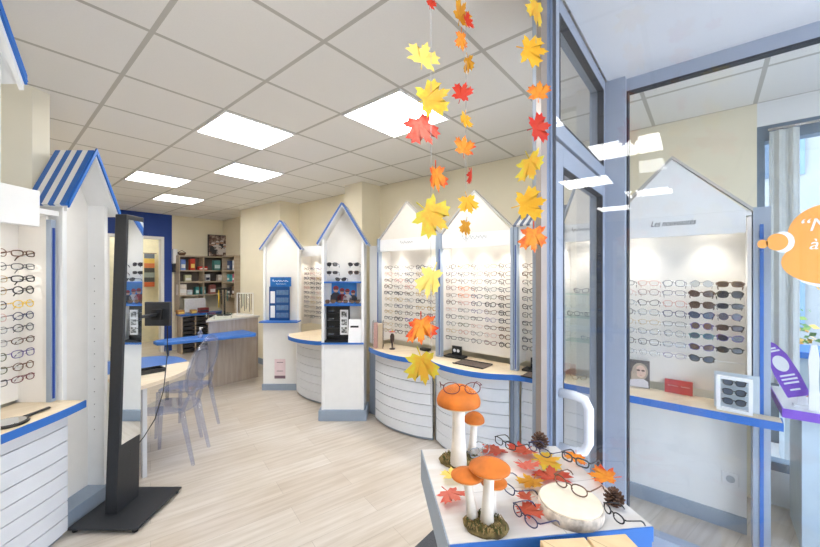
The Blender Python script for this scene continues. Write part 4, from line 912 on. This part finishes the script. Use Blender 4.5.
MB().extrude([(x, 0, z + .012) for x, z in prof], (0, .006, 0), M=LEAN).build('sign_board', PURP, sg, False)
MB().extrude([(.03 * math.cos(a * PI / 12), -.0012, .165 + .038 * math.sin(a * PI / 12)) for a in range(24)], (0, .0011, 0), M=LEAN).build('white_oval', WPLAST, sg, False)
tx_ = MB()
for z, wd_ in ((.235, .03), (.222, .05), (.105, .06), (.088, .064), (.071, .06), (.04, .04)): tx_.box(-wd_ / 2, wd_ / 2, -.001, -.0001, z, z + .008, 0, LEAN)
tx_.build('white_print', WPLAST, sg, False)
MB().box(-.03, .05, .0, .06, 0, .012).extrude([(-.012, .03, .012), (.03, .03, .012), (.02, .03, .075), (-.012, .03, .075)], (0, .006, 0)).build('foot', WPLAST, sg, False)
for i, yy in enumerate((-.46, -.56)):
    s = thing('eyewear_stand', ['white cut-out eyewear stand beside the purple sign', 'white cut-out eyewear stand at the frame edge'][i].replace(' at the frame edge', ' further along the purple edged table'), 'display stand', 3.0 + .03 * i, yy, .8405, -PI / 2)
    MB().extrude([(-.022, 0, 0), (.022, 0, 0), (.018, 0, .18), (.022, 0, .30), (.012, 0, .375), (-.012, 0, .37), (-.022, 0, .28), (-.018, 0, .14)], (0, .012, 0)).build('upright', WPLAST, s, False, bevel=.002)
for i, (x, y, z, c, lb) in enumerate(((3.10, -.62, .861, 'blue', 'bright blue frame eyeglasses lying on the purple edged table'), (3.30, -.62, .861, 'orange', 'orange eyeglasses behind the white cut-out stand'), (3.30, -.44, .861, 'red', 'red eyeglasses behind the purple sign'))):
    eyewear('round', 'thick', c, x, y, z, -PI / 2 - .5, .05, lb, 'children eyewear on the window table', sc=.75)
# sticker on the porch window: speech bubble
ORG = mat('orange sticker vinyl', (250, 172, 84), .5, var=.02); WST = mat('white sticker vinyl', (236, 240, 244), .5)
st = thing('window_sticker', 'orange speech bubble sticker on the porch window glass', 'sticker', 2.515, -.36, 1.76)
def blob(parts, x0, x1, m, nm):
    mb = MB()
    for (yc, zc, ry, rz_) in parts: mb.extrude([(x0, yc + ry * math.cos(a * PI / 18), zc + rz_ * math.sin(a * PI / 18)) for a in range(36)], (x1 - x0, 0, 0))
    return mb.build(nm, m, st)
SX = 2.5145
def union_outline(ells, cy_, cz_, n=72):
    out = []
    for i in range(n):
        a = 2 * PI * i / n; best = 0
        for (yc, zc, ry, rz_) in ells:                   # far crossing of the ray with each lobe
            dy, dz = math.cos(a) / ry, math.sin(a) / rz_; oy, oz = (cy_ - yc) / ry, (cz_ - zc) / rz_
            A = dy * dy + dz * dz; B = oy * dy + oz * dz; C_ = oy * oy + oz * oz - 1; D = B * B - A * C_
            if D > 0: best = max(best, (-B + math.sqrt(D)) / A)
        out.append((SX, cy_ + best * math.cos(a), cz_ + best * math.sin(a)))
    return out
MB().extrude(union_outline([(-.44, 1.80, .142, .145), (-.43, 1.673, .153, .105)], -.435, 1.74), (.0008, 0, 0)).build('bubble', ORG, st)
blob([(-.44, 1.655, .14, .105)], SX + .0009, SX + .0014, WST, 'bubble_shade')
blob([(-.2636, 1.773, .0385, .042)], SX - .002, SX - .0013, ORG, 'small_bubble')
blob([(-.283, 1.772, .040, .052)], SX - .0010, SX - .0003, WST, 'small_bubble_shade')
blob([(-.212, 1.766, .0195, .022)], SX - .002, SX - .0013, ORG, 'tiny_bubble')
text('lettering', '“Mo', .085, frame_x(SX - .0008, -.405, 1.845), WST, st, .25, .0004)
text('lettering', 'à v', .075, frame_x(SX - .0008, -.41, 1.755), WST, st, .25, .0004)

# ------------------------------------------------------------------ mat and mushroom table
tag(MB().poly([(1.56, .56), (2.35, .56), (2.35, 1.32), (1.56, 1.32)], .0005, .012).build('door_mat', mat('dark grey ribbed mat', (74, 76, 82), .9, var=.25, scale=150, bump=.4)), 'dark grey entrance mat on the pale floor beside the mushroom table', 'door mat')
TZ = 1.02
tb = thing('display_table', 'white topped display table with blue edge holding mushrooms and eyeglasses', 'display table', *rd(.33, 1.0))
TQ = [rd(.041, 1.21), rd(.505, 1.235), rd(.575, .845), rd(.088, .788)]
TABW = wood_mat('white washed table top', (232, 230, 230), (226, 224, 224), 3, 3, .7, .45, .5)
MB().poly(TQ, TZ - .03, TZ).build('top_board', TABW, tb)
def shrink(q, k):
    cx = sum(p[0] for p in q) / 4; cy = sum(p[1] for p in q) / 4; return [(cx + (p[0] - cx) * k, cy + (p[1] - cy) * k) for p in q]
MB().poly(shrink(TQ, .998), TZ - .10, TZ - .0302).build('apron', BLUE, tb)
fe = MB()
a_, b_ = Vector(TQ[3]), Vector(TQ[2]); dd = (b_ - a_).normalized(); nn = Vector((dd.y, -dd.x)) * .004
fe.poly([tuple(a_ + nn * .1), tuple(b_ + nn * .1), tuple(b_ + nn), tuple(a_ + nn)], TZ - .035, TZ - .001); fe.build('edge_band', BLUE, tb)
a2, b2 = Vector(TQ[0]), Vector(TQ[3]); dd2 = (b2 - a2).normalized(); n2 = Vector((dd2.y, -dd2.x)) * .004
MB().poly([tuple(a2 + n2 * .1), tuple(b2 + n2 * .1), tuple(b2 + n2), tuple(a2 + n2)], TZ - .10, TZ - .001).build('side_band', PLINTH, tb)
MB().poly(shrink(TQ, .7), 0, TZ - .1005).build('pedestal', WHITE, tb)
def T2(px, py, z=TZ):                        # point of the table top under a sight line from the doorway
    d = 356. * (EYE - z) / (py - 273.); return rd((px - 410.) / 356. * d, d)
CAPM = mat('burnt orange mushroom cap', (206, 112, 34), .7, var=.35, scale=14, bump=.3); STEMM = mat('off white mushroom stem', (236, 228, 220), .75, var=.06, scale=30, bump=.3); GILL = mat('cream gills', (232, 206, 168), .8)
MOSS = mat('brown green moss', (112, 96, 58), .95, var=.6, scale=60, bump=1.)
def mushroom(parent, x, y, z, h, r, stem_r, lean=(0, 0), flat=.55, cone=.0):
    top = Vector((x + lean[0], y + lean[1], z + h))
    pa = [Vector((x, y, z)), Vector((x + lean[0] * .3, y + lean[1] * .3, z + h * .35)), Vector((x + lean[0] * .7, y + lean[1] * .7, z + h * .7)), top]
    MB().tube(pa, [stem_r * 1.25, stem_r * 1.02, stem_r * .9, stem_r * .95], 14).build('stem', STEMM, parent)
    k = flat * r
    prof = [(stem_r * 1.05, -.002), (r * .80, -.004 - r * .05), (r * .98, r * .0), (r, r * .10)]
    for i in range(1, 9):
        a = i / 8 * PI / 2; rr = r * (math.cos(a) * (1 - cone) + (1 - i / 8) * cone); prof.append((max(rr, .001), r * .10 + k * (math.sin(a) * (1 - cone) + (i / 8) * cone)))
    c = MB().lathe(prof, 28, tuple(top), wob=.02)
    c.mi = [1 if sum(c.v[i].z for i in f) / len(f) < top.z + .0 else 0 for f in c.f]
    c.build('cap', [CAPM, GILL], parent)
def moss_base(parent, x, y, z, rx, ry, rot):
    m = MB(); rnd_ = random.Random(3); n = 26
    rows = [(1., 0), (1.04, .006), (.9, .012), (.6, .016), (.25, .018)]
    vs = []; fs = []
    for k, (q, zz) in enumerate(rows):
        for j in range(n):
            a = 2 * PI * j / n; w_ = 1 + rnd_.uniform(-.06, .06); X = rx * q * w_ * math.cos(a); Y = ry * q * w_ * math.sin(a)
            vs.append((x + X * math.cos(rot) - Y * math.sin(rot), y + X * math.sin(rot) + Y * math.cos(rot), z + zz + (rnd_.uniform(0, .005) if k else 0)))
    for k in range(len(rows) - 1):
        for j in range(n): fs.append((k * n + j, k * n + (j + 1) % n, (k + 1) * n + (j + 1) % n, (k + 1) * n + j))
    fs.append([j for j in range(n)][::-1]); fs.append([(len(rows) - 1) * n + j for j in range(n)])
    m.add(vs, fs, 0, True)
    for i in range(120):                      # curled fibres
        a = rnd_.uniform(0, 2 * PI); q = math.sqrt(rnd_.uniform(0, 1)); X = rx * q * math.cos(a); Y = ry * q * math.sin(a); b = rnd_.uniform(0, PI)
        c = Vector((x + X * math.cos(rot) - Y * math.sin(rot), y + X * math.sin(rot) + Y * math.cos(rot), z + .016)); l = .006
        m.tube([c + Vector((-l * math.cos(b), -l * math.sin(b), -.003)), c + Vector((0, 0, .006)), c + Vector((l * math.cos(b), l * math.sin(b), -.002))], .0012, 4, m=1 + i % 2)
    m.build('moss_base', [MOSS, mat('dry straw fibre', (166, 140, 92), .9), mat('dark moss fibre', (86, 92, 48), .9)], parent)
mx, my = T2(458, 466)
mb1 = thing('mushroom_ornament', 'tall pair of orange capped mushrooms with eyeglasses on the bigger cap', 'mushroom ornament', mx, my, TZ, 0, 'mushroom ornaments on the table')
moss_base(mb1, *rd(.160, 1.13), TZ + .0005, .064, .042, TH - PI / 2)
q = rd(.150, 1.10); mushroom(mb1, q[0], q[1], TZ + .012, .186, .067, .021, (-.0, .0), .74)
q = rd(.200, 1.15); mushroom(mb1, q[0], q[1], TZ + .012, .108, .033, .012, (.008, -.004), .80)
mx, my = T2(486, 530)
mb2 = thing('mushroom_ornament', 'low cluster of flat capped orange mushrooms on a mossy oval base', 'mushroom ornament', mx, my, TZ, 0, 'mushroom ornaments on the table')
moss_base(mb2, *rd(.178, .838), TZ + .0005, .050, .037, TH - PI / 2 - .3)
q = rd(.180, .835); mushroom(mb2, q[0], q[1], TZ + .012, .126, .048, .0135, (.010, -.002), .42, .85)
q = rd(.150, .850); mushroom(mb2, q[0], q[1], TZ + .012, .104, .038, .0115, (-.010, .010), .42, .85)
q = rd(.200, .868); mushroom(mb2, q[0], q[1], TZ + .012, .072, .032, .009, (.010, .000), .4, .8)
# wood slice and wooden plinths
ws_ = thing('wood_slice', 'round birch wood slice with eyeglasses lying on it', 'wood slice', *T2(570, 512), TZ + .0005)
bark = mat('birch bark', (206, 194, 182), .85, var=.45, scale=40, bump=.6)
MB().lathe([(.074, 0), (.0765, .01), (.0755, .028)], 36, wob=.006).build('bark', bark, ws_, False); MB().lathe([(.0725, .0282), (.072, .032)], 36, wob=.006).build('cut_face', mat('pale cut wood', (246, 234, 212), .6, var=.05, scale=40), ws_, False)
PLK = wood_mat('raw pine', (240, 214, 172), (236, 206, 160), 3, 3, .9, .6, .5)
for i, (r_, d_, w_, lb) in enumerate(((.335, .715, .095, 'pale pine plinth touching the front of the mushroom table'), (.437, .725, .085, 'pale pine plinth with slanting grain beside its twin, under the birch slice'))):
    t = thing('wooden_plinth', lb, 'plinth', *rd(r_, d_), 0, TH - PI / 2 + (.1 if i else .08), 'pine plinths before the table')
    MB().box(-w_ / 2, w_ / 2, -.06, .055, .0, 1.028).build('plinth_body', PLK, t, False, bevel=.002); MB().box(-w_ / 2 - .003, w_ / 2 + .003, -.063, .058, 1.0285, 1.044).build('top_board', PLK, t, False, bevel=.002)
def pine_cone(px, py, lb, s=1.):
    t = thing('pine_cone', lb, 'pine cone', *T2(px, py), TZ + .001, random.uniform(0, 3), 'pine cones on the table')
    MB().lathe([(.004, .0), (.012, .006), (.015, .02), (.011, .036), (.003, .046)], 12, M=Matrix.Scale(s, 4)).build('core', mat('dark cone core', (58, 40, 32), .9), t, False)
    sc = MB(); n = 58
    for i in range(n):
        u = (i + .5) / n; z = .004 + .042 * u; rr = .022 * math.sin(PI * (.16 + .78 * u)) + .003; a = i * 2.39996; l = .011 * (1 - .45 * u)
        ca, sa = math.cos(a), math.sin(a); wv = .0055 * (1 - .3 * u)
        base = Vector((ca * rr * .45, sa * rr * .45, z)); tip = Vector((ca * (rr + l * .35), sa * (rr + l * .35), z + .004 + .005 * u)); side = Vector((-sa, ca, 0)) * wv; up = Vector((0, 0, .0016))
        vs = [base - side * .5, base + side * .5, tip * 1. + side * .9 - up, tip + Vector((ca, sa, 0)) * .002, tip - side * .9 - up]
        vs2 = [v + up * 1.2 for v in vs]
        sc.add([v * s for v in vs + vs2], [(4, 3, 2, 1, 0), (5, 6, 7, 8, 9), (0, 1, 6, 5), (1, 2, 7, 6), (2, 3, 8, 7), (3, 4, 9, 8), (4, 0, 5, 9)])
    sc.build('scales', mat('brown cone scales', (104, 74, 56), .8, var=.3, scale=60), t, False)
pine_cone(540, 449, 'brown pine cone at the back of the mushroom table by the post'); pine_cone(614, 507, 'brown pine cone beside the birch slice near the window glass', .85)

# ------------------------------------------------------------------ maple leaves
half = [(0, 1.0), (.10, .80), (.17, .83), (.16, .60), (.36, .72), (.40, .82), (.50, .66), (.70, .66), (.60, .50), (.78, .40), (.55, .26), (.38, .14), (.52, .06), (.62, -.14), (.40, -.12), (.30, -.22), (.14, -.14), (.03, -.08)]
outline = half + [(-x, y) for x, y in half[::-1] if x > 0]
LM = {'red': leaf_mat('red leaf', (214, 60, 34), (206, 34, 30), 0), 'orange': leaf_mat('orange leaf', (248, 158, 50), (222, 60, 32), 0), 'yellow': leaf_mat('yellow leaf', (240, 176, 40), (244, 200, 60), 0), 'lemon': leaf_mat('lemon leaf', (234, 176, 58), (224, 210, 66), 0),
      'pale yellow': leaf_mat('pale yellow leaf', (248, 214, 110), (250, 226, 120), 0), 'golden': leaf_mat('golden leaf', (206, 140, 30), (226, 178, 40), 0), 'pale red': leaf_mat('pale red leaf', (232, 130, 110), (226, 80, 64), 0), 'coral': leaf_mat('coral leaf', (206, 96, 66), (196, 62, 50), 0)}
LEAFME = []
for v in range(4):
    rr = random.Random(v); m = MB(); n = len(outline); vs = [(0, 0, 0)]
    b1, b2, b3 = rr.uniform(-.25, .35), rr.uniform(.1, .5), rr.uniform(-.2, .2)
    def warp(x, y): return (x, y, b1 * x * x + b2 * .3 * (y - .3) ** 2 - b2 * .05 + b3 * x * y + .03 * math.sin(9 * x + v) * y)
    for s in (.5, 1.):
        for (x, y) in outline: vs.append(warp(x * s, (y - .0) * s))
    vs[0] = warp(0, 0); fs = []
    for j in range(n):
        k = (j + 1) % n; fs += [(0, 1 + j, 1 + k), (1 + j, 1 + n + j, 1 + n + k, 1 + k)]
    m.add([Vector(p) * .5 + Vector((0, -.2, 0)) for p in vs], fs, 0, True)
    m.tube([Vector(warp(0, -.08)) * .5 + Vector((0, -.2, 0)), Vector((.02, -.42, .03))], .012, 5)
    LEAFME.append(m)
LP_ = {}
def leaf(px_size, loc, rot, col, label, group):
    k = (round(px_size, 3), random.randrange(4))
    if k not in LP_:
        m = MB(); s = LEAFME[k[1]]; m.v = [p * px_size for p in s.v]; m.f = s.f; m.mi = s.mi; m.sm = s.sm
        o = m.build('maple_leaf', LM['red']); LP_[k] = o.data; q = o
    else:
        q = bpy.data.objects.new('maple_leaf', LP_[k]); COL.objects.link(q)
    q.material_slots[0].link = 'OBJECT'; q.material_slots[0].material = LM[col]
    q.location = loc; q.rotation_euler = rot
    return tag(q, label, 'leaf', group)
GD = 1.12
def gpt(px, py, d): r = (px - 410.) / 356. * d; X, Y = rd(r, d); return (X, Y, EYE - (py - 273.) / 356. * d)
STR = [('A', 431, 404, [(431, 1, 14, 'red', 0.2, .8), (424, 54, 33, 'pale yellow', .3, .3), (435, 96, 37, 'lemon', 1.2, .2), (424, 131, 38, 'pale red', 2.7, .5), (437, 180, 30, 'orange', 2.9, .9), (435, 218, 40, 'lemon', 2.2, .2), (430, 284, 36, 'pale yellow', 3.3, .8), (421, 331, 34, 'orange', 3.0, .5), (423, 369, 36, 'lemon', 2.9, .5)], 1.12),
       ('B', 466, 242, [(462, 12, 24, 'golden', .3, .7), (469, 21, 15, 'red', 1., .5), (462, 42, 20, 'orange', 2.8, .8), (468, 66, 19, 'golden', 3.4, 1.15), (463, 91, 20, 'red', .4, .3), (465, 121, 18, 'yellow', 3.3, .8), (464, 145, 22, 'orange', .1, .3), (471, 177, 17, 'red', 2.9, 1.4), (469, 205, 22, 'yellow', 2.9, .4), (466, 229, 19, 'golden', 3.2, .8)], 1.15),
       ('C', 536, 252, [(536, 13, 30, 'lemon', 3.2, .7), (535, 50, 31, 'yellow', 1.7, .3), (539, 90, 21, 'orange', .1, .3), (541, 127, 27, 'red', 1.3, .3), (531, 168, 33, 'lemon', 2.8, 1.), (532, 203, 32, 'yellow', 1.4, .5), (534, 240, 30, 'orange', 3., .2)], 1.12)]
POS = {'A': 'string above the mushroom caps', 'B': 'middle string', 'C': 'string before the door post'}
STRM = glass('clear nylon thread', (.8, .8, .8), 1.2, 0, .3)
for nm, sx_, yend, lst, gd in STR:
    p = gpt(sx_, 0, gd); top = (p[0], p[1], CEIL - .001); bot = gpt(sx_, yend, gd)
    s = tag(MB().tube([top, ((top[0]), top[1], 2.2), (p[0], p[1], bot[2])], .0008, 5).build('garland_string', STRM), 'clear thread hanging from the ceiling, carrying leaves, ' + {'A': 'above the mushrooms', 'B': 'middle one of three', 'C': 'before the door post'}[nm], 'string', 'garland strings')
    for i, (a, b, sz, col, roll, turn) in enumerate(lst):
        size = sz / 356. * gd * 1.5
        P = gpt(a, b, gd - .006)
        leaf(size, P, (PI / 2 + random.uniform(-.25, .25), roll, TH - PI / 2 + turn * random.choice((-1, 1))), col, '%s maple leaf on the %s, %s from its top' % (col, POS[nm], ORD[i]), 'hanging maple leaves')
TL = [(492, 452, .085, 'coral', 'coral leaf between the tall mushrooms and the eyeglasses'), (521, 455, .09, 'coral', 'coral leaf at the back edge of the table, before the pine cone'), (528, 471, .07, 'pale red', 'small pale red leaf in the middle of the table'),
      (549, 464, .09, 'lemon', 'lemon yellow leaf on the table before the pine cone'), (552, 479, .10, 'coral', 'large coral leaf under the dark eyeglasses near the window glass'), (601, 482, .08, 'orange', 'orange leaf on the table behind the birch slice'),
      (530, 490, .07, 'golden', 'golden leaf on the table between mushrooms and birch slice'), (453, 503, .07, 'pale red', 'red leaf by the edge beside the low mushrooms'), (531, 517, .065, 'coral', 'large red leaf in front of the birch slice'), (452, 481, .06, 'pale yellow', 'pale yellow leaf by the white table edge'),
      (523, 506, .045, 'coral', 'coral leaf between the low mushrooms and the golden leaf'), (575, 466, .06, 'orange', 'small orange leaf beyond the dark eyeglasses')]
for i, (a, b, sz, col, lb) in enumerate(TL):
    X, Y = T2(a, b); leaf(sz * 1.55, (X, Y, TZ + .012 + .0012 * i), (.12 * math.sin(i), .12 * math.cos(2 * i), i * 1.3), col, lb, 'maple leaves on the table')
# eyeglasses on the table
TG = [(481, 462, 'square', 'medium', 'silver', .5, 'silver eyeglasses lying beside the tall mushrooms'), (504, 459, 'rectangular', 'medium', 'black', -.9, 'black rectangular eyeglasses resting over the coral leaf at the back'), (538, 466, 'oval', 'medium', 'navy', -1., 'dark navy eyeglasses in the middle of the table'),
      (574, 477, 'rectangular', 'thick', 'dark grey', -.9, 'dark grey eyeglasses on the large coral leaf by the window'), (503, 497, 'rectangular', 'medium', 'navy', -1.2, 'navy eyeglasses behind the low mushroom cluster'), (612, 525, 'oval', 'thick', 'black', -1.35, 'black eyeglasses leaning at the birch slice edge')]
for i, (a, b, sh_, th_, c, rz, lb) in enumerate(TG):
    X, Y = T2(a, b); eyewear(sh_, th_, c, X, Y, TZ + (.050 if i in (1, 2, 3) else .034 if i < 5 else .028), TH - PI / 2 + rz, -.12, lb, 'eyeglasses on the table', sc=.64 if i < 5 else .5)
X, Y = T2(569, 506); eyewear('oval', 'medium', 'brown', X, Y, TZ + .0345 + .017, TH - PI / 2 - .95, -.06, 'brown eyeglasses lying on the birch wood slice', 'eyeglasses on the table', sc=.72)
X, Y = rd(.155, 1.055); eyewear('oval', 'thin', 'burgundy', X, Y, TZ + .012 + .186 + .060, TH - PI / 2, -.12, 'thin burgundy eyeglasses perched on the tall orange mushroom', 'eyeglasses on the table', sc=.9)
X, Y = rd(.258, .812); eyewear('oval', 'medium', 'navy', X, Y, TZ + .046, TH - PI / 2 - 1.1, -.12, 'dark eyeglasses leaning against the low mushroom base', 'eyeglasses on the table', sc=.6)

# ------------------------------------------------------------------ outside: porch ground, street, house across the road, planters, car
PAVE = wood_mat('pale paving slabs', (226, 228, 230), (220, 222, 224), .6, .6, 0, .8, .3)
MB().poly([(-8, -14), (16, -14), (16, 3), (3.68, 3), (3.68, -1.85), (2.4, -1.85), (2.4, .42), (1.46, .42), (-.5, -1.6), (-8, -1.6)], -.12, -.02).build('ground_outside', PAVE, kind='structure')
hs = thing('street_house', 'pale house front with shuttered windows across the street', 'building', 9.5, -1.5)
MB().box(9.5, 9.9, -9, 4.5, -.02, 7).build('wall', mat('pale render', (160, 164, 164), .9, var=.06, scale=1), hs)
for yy in (-6.6, -4.6, -2.6, -.6, 1.4, 3.2):
    for z in (.6, 3.4):
        wv = MB().box(9.46, 9.499, yy - .5, yy + .5, z, z + 1.7).build('window', mat('house window', (86, 104, 122), .15), hs)
        for s in (-1, 1): MB().box(9.44, 9.459, yy + s * .52 - (.22 if s < 0 else 0), yy + s * .52 + (.22 if s > 0 else 0), z, z + 1.7).build('shutter', mat('blue grey shutter', (120, 146, 170), .6), wv)
MB().box(9.3, 9.499, -9, 4.5, 6.8, 7.1).build('cornice', WHITE, hs)
dp = thing('window_drape', 'narrow pale grey drape hanging at the side of the street window', 'curtain', 3.49, -.40, .9)
ww = [(3.49 + .012 * math.sin(k * 1.1), -.33 - .011 * k) for k in range(14)]
ribbon(MB(), ww, .004, .86, 2.6).build('cloth', mat('pale grey drape', (206, 210, 208), .8), dp)
MB().tube([(3.49, -.32, 2.612), (3.49, -1.6, 2.612)], .010, 8).build('rod', CHROME, dp)
lg = thing('street_counter', 'blue topped grey counter out in the street beyond the street window', 'counter', 4.45, -1.0, -.02)
MB().box(-.2, .25, -.9, .62, .95, 1.0).build('top_board', BLUE, lg, False); MB().box(-.1, .2, -.8, .5, 0, .9495).build('front_panel', mat('pale slate panel', (170, 182, 190), .6), lg, False)
def planter(x, y, lb, s):
    t = thing('planter', lb, 'planter', x, y, -.02, 0, 'planters in the street')
    MB().box(-.2 * s, .2 * s, -.45 * s, .45 * s, 0, .85).build('trough', mat('slate trough', (96, 106, 116), .6), t, False)
    f = MB(); rnd_ = random.Random(int(x * 10))
    for i in range(260):
        a = rnd_.uniform(-.2, .2) * s; b = rnd_.uniform(-.45, .45) * s; z = .85 + abs(rnd_.gauss(0, .22)); q = rnd_.uniform(0, 6); l = rnd_.uniform(.04, .09)
        d_ = Vector((math.cos(q), math.sin(q), rnd_.uniform(-.4, .8))).normalized(); e = d_.orthogonal().normalized() * l * .35; c = Vector((a, b, z))
        f.add([c, c + d_ * l * .5 + e, c + d_ * l, c + d_ * l * .5 - e], [(0, 1, 2, 3)], i % 4 if i % 4 < 3 else 0)
    f.build('leaves', [mat('shrub green', (84, 122, 66), .7), mat('light shrub green', (140, 168, 84), .7), mat('shrub blossom', (222, 176, 90), .7)], t, False)['kind'] = 'stuff'
planter(5.1, -.62, 'slate planter with green and yellow shrubs outside the street window', 1.0); planter(5.7, -1.9, 'second slate planter of shrubs further along the street', 1.1)
lp_ = thing('street_lamp', 'slim white lamp post standing in the street', 'lamp post', 5.1, -1.62, -.02)
MB().tube([(0, 0, 0), (0, 0, 2.5), (0, 0, 4.6)], [.07, .05, .04], 12).build('pole', WHITE, lp_, False); MB().lathe([(.05, 4.6), (.18, 4.7), (.2, 4.9), (.05, 5.0)], 16).build('lamp_head', WHITE, lp_, False)

# ------------------------------------------------------------------ camera, daylight, output look
cam = bpy.data.cameras.new('camera'); co = bpy.data.objects.new('camera', cam); COL.objects.link(co)
co.location = (0, 0, EYE); co.rotation_euler = (PI / 2, 0, TH - PI / 2)
cam.sensor_width = 36; cam.lens = 356. / 820 * 36; cam.clip_start = .05; cam.shift_y = -.5 / 820
SC.camera = co
wd = bpy.data.worlds.new('sky'); SC.world = wd; wd.use_nodes = True
nt = wd.node_tree; bg = nt.nodes['Background']
sky = nt.nodes.new('ShaderNodeTexSky')
sky.sky_type = 'HOSEK_WILKIE'; sky.turbidity = 6; sky.ground_albedo = .6; sky.sun_direction = (.2, -.5, .84)
hs_ = nt.nodes.new('ShaderNodeHueSaturation'); hs_.inputs['Saturation'].default_value = .6
nt.links.new(sky.outputs[0], hs_.inputs['Color']); nt.links.new(hs_.outputs[0], bg.inputs['Color']); bg.inputs['Strength'].default_value = 12.5
vs = SC.view_settings; vs.view_transform = 'Standard'; vs.look = 'None'; vs.gamma = 1; vs.use_curve_mapping = False; vs.exposure = .75
cy = SC.cycles; cy.max_bounces = 10; cy.diffuse_bounces = 5; cy.glossy_bounces = 4; cy.transmission_bounces = 8; cy.transparent_max_bounces = 40; cy.sample_clamp_indirect = 6; cy.use_denoising = True
cy.caustics_reflective = False; cy.caustics_refractive = False
